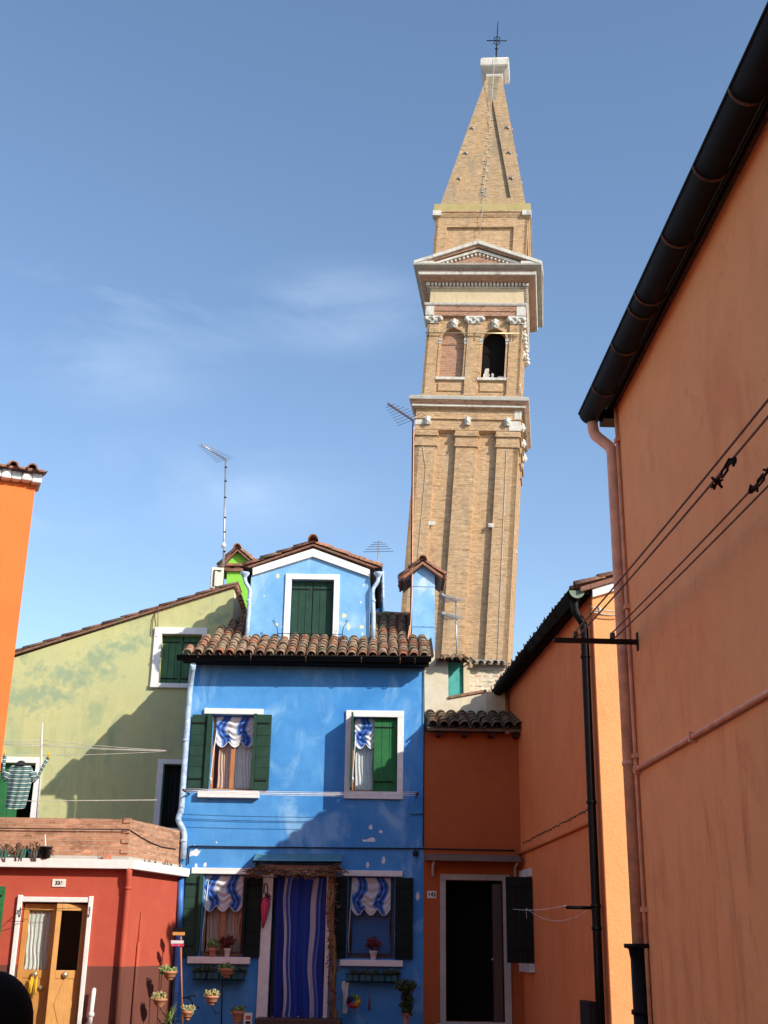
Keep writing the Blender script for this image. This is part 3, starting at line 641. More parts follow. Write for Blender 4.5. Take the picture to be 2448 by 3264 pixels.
LP = Pl(W2[0]-.006, 20-.02, -90)      # open leaf standing square to the wall
vshutter(LP, 0, .37, W2[2]+.015, W2[3]+.01, -.035, M['dkgreen'], bh, boards=3, label='dark shutter leaf standing open at a right angle')
# ground floor windows
for (Wq, lr, sr, nm) in ((W3, (612, 2767, 806, 2786), (597, 3050, 797, 3072), 3), (W4, (1089, 2775, 1283, 2795), (1083, 3060, 1284, 3080), 4)):
    q = BF.r(*lr); MB().box(BF, q[0], q[1], .002, .05, Wq[3]+.008, q[3]).build('lintel', M['white'], bh, bevel=.006)
    q = BF.r(*sr, .1); MB().box(BF, q[0], q[1], -.05, .11, q[2], q[3]).build('window_sill', M['white'], bh, bevel=.006)
    cs = casement(BF, Wq, -.20, M['wood'] if nm == 3 else M['darkwood'], bh, post=(nm == 3))
    if nm == 3:
        curtain(BF, Wq[0]+.0, Wq[1]-.02, Wq[3]-.01, BF.h(700, 2884)[1], -.07, M['check'], cs, 'valance', 3, .012, .10, 3, swag=.05)
        curtain(BF, Wq[0]+.05, Wq[0]+.3, Wq[3]-.05, Wq[2]+.05, -.235, M['peach'], cs, folds=5, amp=.012); curtain(BF, Wq[0]+.34, Wq[1]-.05, Wq[3]-.05, Wq[2]+.05, -.235, M['peach'], cs, folds=5, amp=.012)
    else:
        curtain(BF, Wq[0]+.05, Wq[1]-.06, Wq[3]-.01, BF.h(1180, 2894)[1], -.08, M['check'], cs, 'valance', 3, .012, .11, 3, swag=.12)
        curtain(BF, Wq[0]+.05, Wq[1]-.05, Wq[3]-.05, Wq[2]+.05, -.235, M['roller'], cs, 'blind', folds=1, amp=.002)
    cord = MB(); cord.tube([BF.W(Wq[0]+.06, -.05, Wq[3]-.1), BF.W(Wq[0]+.02, -.03, Wq[2]+.3), BF.W(Wq[0]+.03, -.03, Wq[2]+.08)], .006, 6); cord.build('pull_cord', M['wirewhite'], cs)
z0, z1 = BF.h(620, 3050)[1]+.06, W3[3]-.005
shutter(BF, BF.h(586, 2920)[0], W3[0]-.06, z0-.05, z1, .03, M['dkgreen'], bh); MB().box(BF, W3[0]-.058, W3[0]-.01, .005, .12, z0, z1).build('shutter_frame', M['dkgreen'], bh)
shutter(BF, W3[1]+.05, BF.h(834, 2920)[0], z0-.05, z1, .03, M['blackgreen'], bh); MB().box(BF, W3[1], W3[1]+.048, .005, .12, z0, z1).build('shutter_frame', M['blackgreen'], bh)
z0 = BF.h(1280, 3058)[1]
shutter(BF, BF.h(1064, 2920)[0], W4[0]-.01, z0, W4[3]-.005, .03, M['blackgreen'], bh); shutter(BF, W4[1]+.01, BF.h(1316, 2920)[0], z0, W4[3]-.005, .03, M['blackgreen'], bh)
# door
jl = MB(); a0 = BF.h(828, 3000)[0]; jl.box(BF, a0, D1[0], .002, .04, .42, D1[3]+.16).box(BF, D1[1], BF.h(1050, 3000)[0], .002, .04, .42, D1[3]+.16).box(BF, D1[0], D1[1], .002, .04, D1[3], D1[3]+.155)
jl.build('door_frame', M['white'], bh, bevel=.006)
dl = MB().box(BF, D1[0]+.01, D1[1]-.01, -.27, -.22, .43, D1[3]); door = dl.build('door', M['darkwood'], bh, bevel=.004)
MB().lathe(BF.W(D1[1]-.12, -.20, 1.4), [(0, -.03), (.025, -.02), (.03, .0), (.025, .02), (0, .03)], 10).build('handle', M['brass'], door)
curtain(BF, BF.h(876, 3000)[0], BF.h(1034, 3000)[0], D1[3]-.03, BF.h(950, 3239)[1], -.06, M['doorcurt'], bh, 'door_curtain', 5, .045, .10, 4)
MB().box(BF, a0+.03, BF.h(1090, 3250)[0], .04, .55, .0, BF.h(950, 3241, .1)[1]-.01).box(BF, a0, BF.h(1090, 3250)[0]+.1, .55, .85, 0, .22).build('doorstep', M['darkwood'], bh, bevel=.01)
# canopy over the door
q0 = BF.h(815, 2720); q1 = BF.h(1092, 2722); dz = .145
cp = MB(); d1_ = .42
cp.hexa(BF, [(q0[0], .42, q0[1]-dz-.02), (q1[0], .42, q1[1]-dz-.02), (q0[0], .0, q0[1]-.03), (q1[0], .0, q1[1]-.03), (q0[0], .42, q0[1]-dz), (q1[0], .42, q1[1]-dz), (q0[0], .0, q0[1]), (q1[0], .0, q1[1])])
can = cp.build('canopy', M['aw'], bh, bevel=.003)
MB().tube([BF.W(q0[0], .42, q0[1]-dz-.01), BF.W(q1[0], .42, q1[1]-dz-.01)], .014, 8).box(BF, q0[0]+.05, q0[0]+.08, 0, .38, q0[1]-.25, q0[1]-.16).box(BF, q1[0]-.08, q1[0]-.05, 0, .38, q1[1]-.25, q1[1]-.16).build('canopy_frame', M['black'], can)
# blue chimney stack
CR = Pl(0, 20.7, 0)
c0, c1 = CR.h(1313.5, 1950)[0], CR.h(1385.5, 1950)[0]; ct = CR.h(1348, 1800)[1]; cz = CR.h(1348, 1835)[1]
cb_ = CR.h(1350, 2072)[1]
ck = MB().prism(CR, [(c0, cb_), (c1, cb_), (c1, cz), ((c0+c1)/2, ct), (c0, cz)], -.75, 0)
for yy in (1868, 1996): zz = CR.h(1349, yy)[1]; ck.box(CR, c0-.004, c1+.004, -.75, .012, zz-.012, zz+.012)
ch = ck.build('chimney', M['bluechim'], roof)
cr_ = MB(); EL = CR.h(1287, 1836, .12); ER = CR.h(1411, 1834, .12); AP = CR.h(1347, 1789, .12)
for E_ in (EL, ER):
    o0 = CR.W(E_[0], .12, E_[1]); t0 = CR.W(AP[0], .12, AP[1]); cr_.tint = .3
    tiles(cr_, o0, (0, 1, 0), t0-o0, .95, (t0-o0).length, pitch=.19, expo=.2, r=.07)
    nn = Vector((0, 0, -.05)); q = [o0, t0, t0+Vector((0, .95, 0)), o0+Vector((0, .95, 0))]; cr_.tint = .5
    cr_.quad(*q); cr_.quad(*[p+nn for p in q]); cr_.quad(q[0], q[1], q[1]+nn, q[0]+nn); cr_.quad(q[0], q[3], q[3]+nn, q[0]+nn)
ridge(cr_, CR.W(AP[0], .15, AP[1]+.03), CR.W(AP[0], -.83, AP[1]+.03), .085, .3)
cr_.build('chimney_cap', M['tilered'], ch)
MB().tube([CR.p(1274, 1843, -.1), CR.p(1314, 1838, -.1)], .05, 12).tube([CR.p(1268, 1844, -.1), CR.p(1278, 1843, -.1)], .065, 12).build('flue', M['steel'], ch)

# ================================================================ LANE HOUSE (door 142) and the cream house behind it
lh = thing('lane_house', (1.5, 20, 0), 'low brown red house with a black doorway and mossy tiled eave', 'house')
LZ = BF.h(1500, 2334)[1]; DO = BF.r(1421, 2806, 1606, 3258)
lw = MB().prism(BF, [(XR+.002, 0), (2.32, 0), (2.32, LZ-.01), (XR+.002, LZ-.01)], -.28, 0, [rect(DO)]); lw.build('wall', M['lane'], lh)
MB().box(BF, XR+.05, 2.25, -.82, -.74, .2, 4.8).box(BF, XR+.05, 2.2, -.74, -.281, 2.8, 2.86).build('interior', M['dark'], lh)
frame4(BF, (BF.h(1403, 3030)[0], BF.h(1628, 3030)[0], .3, BF.h(1515, 2787)[1]), (DO[0], DO[1], DO[2], DO[3]), .002, .035, M['greystone'], 'door_frame', lh)
dd = MB().box(BF, DO[1]-.16, DO[1]-.02, -.26, -.05, DO[2], DO[3]-.05).build('door', M['darkwood'], lh, label='dark door leaf half open inside the doorway')
MB().lathe(BF.W(DO[1]-.17, -.10, 1.35), [(0, -.02), (.02, -.01), (.02, .01), (0, .02)], 8).build('handle', M['brass'], dd)
pq = BF.r(1362, 2840, 1391, 2863); pl = MB().box(BF, *pq[:2], .002, .012, *pq[2:]).build('number_plate', M['plate'], lh, bevel=.002)
number('142', BF, (pq[0]+pq[1])/2, (pq[2]+pq[3])/2, .013, .085, pl)
MB().box(BF, DO[0]-.15, DO[1]+.15, .036, .40, 0, DO[2]-.02).box(BF, DO[0]-.15, DO[1]+.15, .40, .72, 0, .2).build('doorstep', M['greystone'], lh, bevel=.01)
q = BF.r(1357, 2722, 1664, 2750, .3); sb = MB(); zt = BF.h(1510, 2724)[1]
sb.hexa(BF, [(q[0], .42, zt-.13), (2.25, .42, zt-.13), (q[0], 0, zt-.10), (2.25, 0, zt-.10), (q[0], .42, zt-.06), (2.25, .42, zt-.06), (q[0], 0, zt), (2.25, 0, zt)])
can = sb.build('canopy', M['slab'], lh, bevel=.006)
for x in (1380, 1642):
    P0 = BF.h(x, 2765)[0]; mb = MB(); mb.tube([BF.W(P0, .02, zt-.35), BF.W(P0, .03, zt-.2), BF.W(P0, .3, zt-.14)], .022, 8); mb.build('canopy_bracket', M['whitepot'], can)
tl = MB(); e0 = (XR+.04, 19.72, LZ+.02); sdl = Vector((0, 1.12, .42)); tiles(tl, e0, (1, 0, 0), sdl, 1.62, sdl.length, pitch=.19, expo=.2, r=.088)
tl.tint = .1; nn = Vector((0, 0, -.05)); q = [Vector(e0), Vector(e0)+Vector((1.6, 0, 0)), Vector(e0)+Vector((1.6, 0, 0))+sdl, Vector(e0)+sdl]; tl.quad(*q); tl.quad(*[p+nn for p in q]); tl.quad(q[0], q[1], q[1]+nn, q[0]+nn); tl.quad(q[1], q[2], q[2]+nn, q[1]+nn)
lr = tl.build('roof', M['tileold'], lh)
raf = MB()
for x in (1395, 1478, 1562, 1640): u = BF.h(x, 2345)[0]; raf.mark().box(BF, u-.035, u+.035, .0, .22, LZ-.10, LZ-.035)
raf.each('rafter', M['fascia'], lr)
# cream house
ch_ = thing('cream_house', (1.6, 20.9, 0), 'weathered cream house with a small teal door on its roof terrace below the tower', 'house')
u0, u1 = CR.h(1353, 2200)[0], CR.h(1429, 2200)[0]; zA = CR.h(1400, 2104)[1]
cw = MB().box(CR, u0-.1, u1, -.5, -.002, 4.6, zA).box(CR, u0-.35, CR.h(1386, 2080)[0], -.7, -.004, zA, CR.h(1350, 2072)[1]-.002)
uP1 = CR.h(1551, 2250)[0]; zp0, zp1 = CR.h(1429, 2228)[1], CR.h(1551, 2206)[1]
cw.prism(CR, [(u1, 4.6), (uP1, 4.6), (uP1, zp1), (u1, zp0)], -.25, -.004)
cw.build('wall', M['cream'], ch_)
u2 = CR.h(1592, 2250)[0]; MB().box(CR, uP1, u2+.1, -.25, -.01, 4.6, zp1+.01).build('side_wall', M['frieze'], ch_)
co = MB(); co.tint = .6
co.hexa(CR, [(u1, .03, zp0), (uP1, .03, zp1), (u1, -.28, zp0), (uP1, -.28, zp1), (u1, .03, zp0+.045), (uP1, .03, zp1+.045), (u1, -.28, zp0+.045), (uP1, -.28, zp1+.045)]); co.build('coping', M['tilered'], ch_, bevel=.005)
TR = Pl(0, 21.35, 0); q = TR.r(1428, 2096, 1478, 2230)
MB().box(TR, q[0], q[1], -.05, 0, q[2]-.3, q[3]).build('terrace_door', M['teal'], ch_)
q2 = TR.r(1477, 2110, 1497, 2230); MB().box(TR, q2[0], q2[1], -.2, .06, q2[2]-.3, q2[3]+.02).build('door_jamb', M['cream'], ch_)
q3 = TR.r(1496, 2132, 1610, 2230); MB().box(TR, q3[0], q3[1], -.3, .0, q3[2]-.3, q3[3]+.02).build('rubble_wall', M['rubble'], ch_)
q4 = TR.r(1510, 2116, 1610, 2134, .05); st = MB(); st.box(TR, q4[0], q4[1], -.3, .02, q4[2], q4[3]); tiles(st, TR.W(q3[0], .10, TR.h(1550, 2122, .1)[1]), (1, 0, 0), (0, 1, .25), q3[1]-q3[0], .5, pitch=.16, expo=.25, r=.07); st.build('wall_coping', M['greystone'], ch_)
te = MB(); zt = CR.h(1440, 2112, .15)[1]; ue0, ue1 = CR.h(1391, 2110, .15)[0], CR.h(1494, 2110, .15)[0]; tiles(te, CR.W(ue0, .16, zt), (1, 0, 0), (0, 1, .32), ue1-ue0, .8, pitch=.165, expo=.22, r=.075)
te.tint = .4; A_ = CR.W(ue0, .16, zt-.0); te.quad(A_, CR.W(ue1, .16, zt), CR.W(ue1, -.64, zt+.256), CR.W(ue0, -.64, zt+.256)); te.build('roof', M['tile'], ch_)

# ================================================================ MIDDLE TERRACOTTA HOUSE
MW = Pl(2.305, 20, -86); UC = 5.32; ZM = 5.84
mh = thing('terracotta_house', (4.5, 17.5, 0), 'terracotta house with a shaded side wall, sunlit end wall and black corner downpipe', 'house')
MF = Pl(MW.W(UC, 0, 0).x, MW.W(UC, 0, 0).y, 4)
# long side wall (thick sheet) + lit end wall + body
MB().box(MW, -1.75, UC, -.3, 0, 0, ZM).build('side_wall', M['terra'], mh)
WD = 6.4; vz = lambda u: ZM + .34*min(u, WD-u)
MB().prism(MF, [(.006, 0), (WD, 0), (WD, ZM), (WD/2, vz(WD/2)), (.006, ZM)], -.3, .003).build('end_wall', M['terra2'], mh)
MB().box(MF, .31, WD, -6.4, -6.1, 0, ZM).box(MF, WD-.3, WD, -6.1, -.31, 0, ZM).build('rear_wall', M['terra'], mh)
mr = MB()
def mfp(u, d, z): return MF.W(u, d, z)
for sg in (0, 1):
    ue = -.16 if sg == 0 else WD+.16; ze = vz(0)-.34*.16; ur = WD/2
    o0 = mfp(ue, .10, ze+.07); t0 = mfp(ur, .10, vz(ur)+.07); tiles(mr, o0, -MF.n, t0-o0, 6.6, (t0-o0).length, pitch=.19, expo=.3, r=.068)
    mr.tint = .3; b_ = -MF.n*6.6; nn = Vector((0, 0, -.06)); q = [o0, t0, t0+b_, o0+b_]; mr.quad(*q); mr.quad(*[p+nn for p in q]); mr.quad(q[0], q[1], q[1]+nn, q[0]+nn); mr.quad(q[0], q[3], q[3]+nn, q[0]+nn)
ridge(mr, mfp(WD/2, .1, vz(WD/2)+.1), mfp(WD/2, -6.4, vz(WD/2)+.1))
mroof = mr.build('roof', M['tilered'], mh)
tr_ = MB(); tr_.prism(MF, [(.0, ZM-.10), (WD/2, vz(WD/2)-.10), (WD/2, vz(WD/2)+.005), (.0, ZM+.005)], .004, .06); tr_.build('gable_trim', M['white'], mh)
gm = MB(); halfgutter(gm, MW.W(UC+.03, .20, ZM-.02), MW.W(2.4, .20, ZM-.03), .10, MW.n); halfgutter(gm, MW.W(2.42, .20, ZM-.035), MW.W(-1.72, .20, ZM-.08), .094, MW.n)
gm.box(MW, -1.7, UC+.02, .0, .20, ZM-.05, ZM-.01)
gmo = gm.build('gutter', M['gutter'], mh)
MB().prism(Pl(*MW.W(UC+.045, 0, 0).xy, 4), [(-.20-math.cos(a)*.10, ZM-.02-math.sin(a)*.10) for a in [math.pi*k/10 for k in range(11)]], -.008, .0).build('gutter_end', M['verdigris'], gmo)
for k in range(12):
    u = 4.4-k*.52; mb = MB(); mb.tube([MW.W(u, .20-math.cos(a)*.104+0, ZM-.03-math.sin(a)*.104) for a in [math.pi*k2/8 for k2 in range(9)]] + [MW.W(u, .32, ZM+.02)], .009, 5); mb.build('gutter_bracket', M['iron'], gmo)
P_ = lambda x, y, d: MW.p(x, y, d)
dp = [MW.W(UC-.10, .20, ZM-.1), MW.W(UC-.10, .20, ZM-.26), MW.W(UC-.12, .085, ZM-.42), MW.W(UC-.13, .085, 4.2), MW.W(UC-.15, .085, 1.5), MW.W(UC-.16, .085, 0)]
downpipe(mh, dp, .052, M['black'], clamps=[MW.W(UC-.13, .085, 5.0), MW.W(UC-.14, .085, 3.2), MW.W(UC-.15, .085, 1.75), MW.W(UC-.15, .085, 2.0)])
ml = MB(); ml.tube([MW.W(.0, .03, 2.96), MW.W(4.85, .03, 3.0)], .028, 8); ml.build('wall_pipe', M['terra'], mh)
cr2 = MB()
for k in range(60):
    u = .2+4.75*k/60; zc = 3.10+.06*u/4.2+random.uniform(-.012, .012); cr2.box(MW, u, u+random.uniform(.03, .09), .001, .005+random.random()*.006, zc-.006, zc+random.uniform(.004, .018))
cr2.build('crack_line', M['darkwood'], mh)
# window with a black shutter standing out from the wall
us = MW.h(1700, 2930)[0]; zl, zh = MW.h(1700, 3070)[1], MW.h(1700, 2795)[1]
MB().box(MW, us-.75, us-.02, .001, .012, zl, zh).build('window_recess', M['dark'], mh)
MB().box(MW, us-.80, us+.02, .002, .06, zh+.01, zh+.13).build('lintel', M['whitepot'], mh, bevel=.005); MB().box(MW, us-.80, us+.06, .002, .09, zl-.13, zl-.01).build('window_sill', M['whitepot'], mh, bevel=.005)
SP = Pl(*MW.W(us, 0, 0).xy, 4); wsh = SP.h(1613, 2930)[0]
vshutter(SP, wsh, -.01, zl, zh, 0, M['blackgreen'], mh, boards=4)
mx_ = MW.r(1872, 3190, 1901, 3300); MB().box(MW, mx_[0]-.0, mx_[1], .0, .09, .2, mx_[3]).build('meter_box', M['darkpot'], mh, bevel=.01)
# insulated ropes on the end wall
iw = MB(); a, b = MF.p(1884, 1934, .06), MF.p(1975, 1948, .06); iw.tube(sag(a, b, .02), .009, 6); iw.tube(sag(a+Vector((0, 0, -.06)), b+Vector((0, 0, -.05)), .02), .009, 6); iw.lathe(MF.p(1911, 1945, .06), [(0, -.05), (.02, -.04), (.028, -.01), (.015, .01), (.028, .03), (0, .05)], 8)
tag(iw.build('cable', M['wire']), 'short pair of pale ropes stretched high across the sunlit orange end wall', 'cable')

# ================================================================ BIG ORANGE HOUSE on the right
BW = Pl(2.171, 10.2, -88); ZB = 6.325
bg_ = thing('orange_house', (4.9, 5, 0), 'tall pale orange house filling the right side with a wide black gutter along its eave', 'house')
MB().box(BW, 0, 15, -4.8, 0, 0, ZB).build('wall', M['big'], bg_)
br_ = MB(); br_.tint = .3
br_.box(BW, -.10, 15, .001, .07, ZB-.02, ZB+.03); br_.hexa(BW, [(-.12, .10, ZB+.03), (15, .10, ZB+.03), (-.12, -2.4, ZB+.4), (15, -2.4, ZB+.4), (-.12, .10, ZB+.09), (15, .10, ZB+.09), (-.12, -2.4, ZB+.46), (15, -2.4, ZB+.46)])
br_.hexa(BW, [(-.12, -2.4, ZB+.4), (15, -2.4, ZB+.4), (-.12, -4.95, ZB+.03), (15, -4.95, ZB+.03), (-.12, -2.4, ZB+.46), (15, -2.4, ZB+.46), (-.12, -4.95, ZB+.09), (15, -4.95, ZB+.09)])
br_.prism(Pl(*BW.W(-.0, 0, 0).xy, 2), [(.01, ZB-.0), (4.8, ZB), (2.4, ZB+.4)], -.2, -.0)
broof = br_.build('roof', M['tilered'], bg_)
GD, GR = .195, .108; gb = MB(); halfgutter(gb, BW.W(-.24, GD, ZB+.02), BW.W(14, GD, ZB+.02), GR, BW.n, 14); gb.box(BW, -.10, 14, .045, .06, ZB-.05, ZB+.02)
gbo = gb.build('gutter', M['gutter'], bg_)
MB().box(BW, -.22, -.02, -.30, GD-.08, ZB-.12, ZB-.02).build('eave_board', M['black'], bg_)
for (x, y) in ((1940, 1262), (2003, 1130), (2060, 1016), (2083, 972), (2176, 788), (2280, 575), (2393, 332)):
    u = BW.h(x, y, GD)[0]
    # find the u where the underside of the gutter shows at this pixel
    lo = BW.h(x, y, GD)
    v = CROT @ Vector(((x-1224)/FPX, (1632-y)/FPX, -1)); t = (ZB-GR+.02-CAM.z)/v.z; pp = CAM+v*t-BW.o; u = pp.dot(BW.d)
    mb = MB(); mb.tube([BW.W(u, GD+math.cos(a)*(GR+.004), ZB+.02-math.sin(a)*(GR+.004)) for a in [math.pi*k/12 for k in range(13)]], .011, 6); mb.build('gutter_bracket', M['copper'], gbo)
dp = [BW.W(-.17, GD, ZB-.10), BW.W(-.17, GD-.01, ZB-.22), BW.W(-.10, .12, ZB-.32), BW.W(-.03, .055, ZB-.42), BW.W(-.03, .055, 5), BW.W(-.025, .06, 1.5)]
downpipe(bg_, dp, .052, M['orpipe'], clamps=[BW.W(-.03, .055, z) for z in (3.0,)], smooth_n=10)
mb = MB(); mb.lathe(BW.W(-.025, .06, 1.56), [(.06, -.14), (.075, -.10), (.085, -.04), (.12, -.03), (.12, .0), (.05, .0)], 16)
o = downpipe(bg_, [BW.W(-.025, .06, 1.45), BW.W(-.025, .06, 0)], .072, M['black'], clamps=[BW.W(-.025, .06, 1.05)], label='black cast iron foot of the downpipe'); mb.build('collar', M['black'], o)
cd_ = MB(); cd_.tube([BW.W(.06, .022, ZB-.06), BW.W(.065, .022, 3.0), BW.W(.06, .022, 0)], .016, 8)
for z in (5.95, 4.35, 3.05, 1.82): cd_.box(BW, .02, .10, 0, .045, z-.02, z+.02)
cd_.build('conduit', M['orpipe'], bg_)
hp = MB(); hp.tube([BW.W(.03, .03, 2.93), BW.W(9, .03, 2.93)], .020, 8)
for u in (.12, 1.75, 3.6): hp.box(BW, u-.015, u+.015, 0, .055, 2.895, 2.965)
hp.build('wall_pipe', M['orpipe'], bg_)
# washing line bracket with four wires
bk = thing('clothesline', BW.W(0, 0, 4.0), 'black iron washing line bar on the orange wall with four long wires running overhead', 'clothesline')
ub, zb = BW.h(2033, 2045); Lb = .72
mb = MB(); mb.box(BW, ub-.02, ub+.02, .008, Lb, zb-.025, zb+.015); mb.box(BW, ub-.03, ub+.03, 0, .008, zb-.08, zb+.08); mb.build('bar', M['iron'], bk, bevel=.002)
for dd_ in (Lb*.74, Lb*.30):
    pu = MB(); pu.lathe(BW.W(ub, dd_, zb+.04), [(.0, -.018), (.036, -.016), (.026, 0), (.036, .016), (.0, .018)], 12, up=BW.n); pu.build('pulley', M['copper'], bk)
    for s in (-1, 1):
        a = BW.W(ub, dd_, zb+.04+s*.032); b = BW.W(ub+12, dd_-.04, zb+.10+s*.05)
        wr = MB(); wr.tube(sag(a, b, .10, 20), .0065, 6); wr.build('wire', M['brownwire'], bk)
    uu = 3.0 if dd_ > .4 else 3.0
def knot(x, y, dd_, x2, y2):
    p0 = BW.p(x, y, dd_); p1 = BW.p(x2, y2, dd_); mb = MB(); t = (p1-p0)
    for q in (p0, p1):
        for k in range(7): mb.tube([q+Vector((random.uniform(-.02, .02), random.uniform(-.02, .02), random.uniform(-.02, .02))), q+Vector((random.uniform(-.034, .034), random.uniform(-.034, .034), random.uniform(-.034, .034)))], .0075, 6)
    c = p0.lerp(p1, .5); sd_ = t.normalized().cross(BW.n).normalized()*.018
    mb.tube([p0, p0+t*.3, p0+t*.35+sd_, p0+t*.68+sd_, p0+t*.73, p1], .007, 6); mb.tube([p0+t*.3, p0+t*.35-sd_, p0+t*.68-sd_, p0+t*.73], .007, 6)
    return mb.build('turnbuckle', M['iron'], bk)
knot(2285, 1535, Lb*.74, 2333, 1468); knot(2399, 1562, Lb*.30, 2450, 1500)
# small bracket with white line on the terracotta wall
sc_ = thing('washing_line', MW.W(3.8, 0, 2.0), 'small black bracket with slack white line on the terracotta wall', 'clothesline')
p0 = MW.p(1893, 2897, .0); u_, z_ = MW.h(1893, 2897); 
mb = MB(); mb.tube([MW.W(u_+.35, .03, z_), MW.W(u_+.35, .42, z_)], .02, 8); mb.build('bracket', M['black'], sc_)
e0 = MW.W(u_+.35, .42, z_+.02); e1 = SP.W(wsh+.10, .05, MW.h(1640, 2908)[1])
ln = MB(); ln.tube(sag(e0, e1, .03), .004, 5); ln.tube(sag(MW.W(u_+.35, .12, z_), e1+(e0-e1)*.3, .16), .003, 5); ln.tube(sag(e1+(e0-e1)*.3, e1+(e0-e1)*.3+Vector((0, 0, -.14)), 0), .003, 5); ln.build('line', M['wirewhite'], sc_)

# ================================================================ GREEN HOUSE
GW = Pl(0, 21.95, 0); gh = thing('green_house', (-5, 22.2, 0), 'yellow green house with a long sloping verge and dark green shuttered windows', 'house')
pA = GW.h(-260, 2195); pB = GW.h(748, 1870); G1 = GW.r(511, 2023, 640, 2180); G2 = GW.r(515, 2436, 600, 2640); G3 = GW.r(-40, 2432, 105, 2640)
gwm = MB().prism(GW, [(pA[0], 0), (pB[0], 0), (pB[0], pB[1]), (pA[0], pA[1])], -.3, 0, [rect(G1), rect(G2), rect(G3)])
gwm.build('wall', M['green'], gh)
RW = Pl(pB[0], 21.95, 62); e = RW.h(776, 1955); ew = max(.15, e[0]); MB().prism(RW, [(.002, 4), (ew, 4), (ew, e[1]), (.002, pB[1])], -.25, -.002).build('side_wall', M['cream'], gh)
rv = MB(); rv.tint = .3; off = 1.0
rv.hexa(GW, [(pA[0]-.2, .07, pA[1]-.01), (pB[0]+.05, .07, pB[1]+.005), (pA[0]-.2, -5, pA[1]-.01), (pB[0]+.05, -5, pB[1]+.01), (pA[0]-.2, .07, pA[1]+.03), (pB[0]+.05, .07, pB[1]+.045), (pA[0]-.2, -5, pA[1]+.03), (pB[0]+.05, -5, pB[1]+.045)])
A_ = GW.W(pA[0]-.2, .10, pA[1]+.01); B_ = GW.W(pB[0]+.05, .10, pB[1]+.02); tiles(rv, A_, (0, 1, 0), B_-A_, .55, (B_-A_).length, pitch=.2, expo=.36, r=.06)
A_ = RW.W(.0, .03, pB[1]+.02); B_ = RW.W(ew, .03, e[1]+.02); rv.tube([A_, B_], .04, 7)
for k in range(7): q = A_.lerp(B_, k/7); rv.tint = random.random(); rv.tube([q, A_.lerp(B_, (k+1.2)/7)], [.055, .045], 8)
grf = rv.build('roof', M['tilered'], gh)
f1 = frame4(GW, GW.r(487, 2002, 656, 2194), G1, .002, .05, M['white'], 'window_frame', gh)
um = (G1[0]+G1[1])/2
for a, b in ((G1[0], um-.004), (um+.004, G1[1])): vshutter(GW, a, b, G1[2], G1[3], -.16, M['shgreen'], gh)
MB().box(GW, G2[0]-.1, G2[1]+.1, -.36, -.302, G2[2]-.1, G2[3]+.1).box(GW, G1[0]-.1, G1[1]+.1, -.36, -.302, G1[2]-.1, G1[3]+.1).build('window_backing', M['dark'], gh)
f2 = frame4(GW, (GW.h(497, 2530)[0], GW.h(620, 2530)[0], G2[2]-.3, GW.h(540, 2421)[1]), G2, .002, .05, M['white'], 'window_frame', gh)
vshutter(GW, G2[0], (G2[0]+G2[1])/2, G2[2], G2[3], -.16, M['blackgreen'], gh); vshutter(GW, (G2[0]+G2[1])/2+.005, G2[1], G2[2], G2[3], -.16, M['blackgreen'], gh)
f3 = frame4(GW, (GW.h(-60, 2530)[0], GW.h(124, 2530)[0], G3[2]-.3, GW.h(60, 2414)[1]), G3, .002, .05, M['white'], 'window_frame', gh)
GL = Pl(GW.h(20, 2530)[0], 22.15, -20); 
vshutter(GW, G3[0], GW.h(55, 2530)[0], G3[2], G3[3], -.1, M['midgreen'], gh); MB().box(GW, G3[0]-.2, G3[1]+.2, -.36, -.302, G3[2]-.2, G3[3]+.2).build('interior', M['dark'], gh)
mb = MB(); mb.tube([GW.p(505, 1938, .05), GW.p(488, 1970, .03), GW.p(484, 2020, .03), GW.p(500, 2030, .05)], .008, 6); mb.tube([GW.p(504, 1930, .08), GW.p(503, 2000, .03)], .007, 6); mb.build('cable', M['brownwire'], gh)
# bright green chimney of the house behind
GC = Pl(0, 23.2, 0); gc = thing('green_chimney', GC.W(GC.h(757, 1850)[0], -.3, 6), 'lime green chimney with a tiled gable cap rising behind the green roof', 'chimney')
c0, c1 = GC.h(722, 1850)[0], GC.h(800, 1850)[0]; zb0 = GC.h(757, 1823)[1]; zb1 = GC.h(757, 1797)[1]
MB().box(GC, c0, c1, -.7, 0, 5, zb0).build('stack', M['lightgreen'], gc)
gg = MB(); a0 = GC.h(716, 1796); a1 = GC.h(800, 1796); ap_ = GC.h(757, 1756); gg.prism(GC, [a0, a1, ap_], -.65, 0); gg.build('gable', M['lightgreen'], gc)
mb = MB(); mb.tint = .5; mb.box(GC, c0-.05, c1+.05, -.75, .06, zb0, zb0+.06); mb.box(GC, a0[0]-.02, a1[0]+.02, -.7, .03, a0[1]-.05, a0[1])
for px in (722, 757, 796): u = GC.h(px, 1810)[0]; mb.box(GC, u-.06, u+.06, -.7, -.02, zb0+.06, a0[1]-.05)
EL, ER, AP = GC.h(704, 1803, .1), GC.h(815, 1800, .1), GC.h(757, 1750, .1)
for E_ in (EL, ER):
    o0 = GC.W(E_[0], .12, E_[1]); t0 = GC.W(AP[0], .12, AP[1]); tiles(mb, o0, (0, 1, 0), t0-o0, .9, (t0-o0).length, pitch=.2, expo=.22, r=.075)
    mb.tint = .3; nn = Vector((0, 0, -.04)); q = [o0, t0, t0+Vector((0, .9, 0)), o0+Vector((0, .9, 0))]; mb.quad(*q); mb.quad(*[p+nn for p in q]); mb.quad(q[0], q[1], q[1]+nn, q[0]+nn)
ridge(mb, GC.W(AP[0], .15, AP[1]+.02), GC.W(AP[0], -.7, AP[1]+.02), .085, .3); mb.build('chimney_cap', M['tilered'], gc)
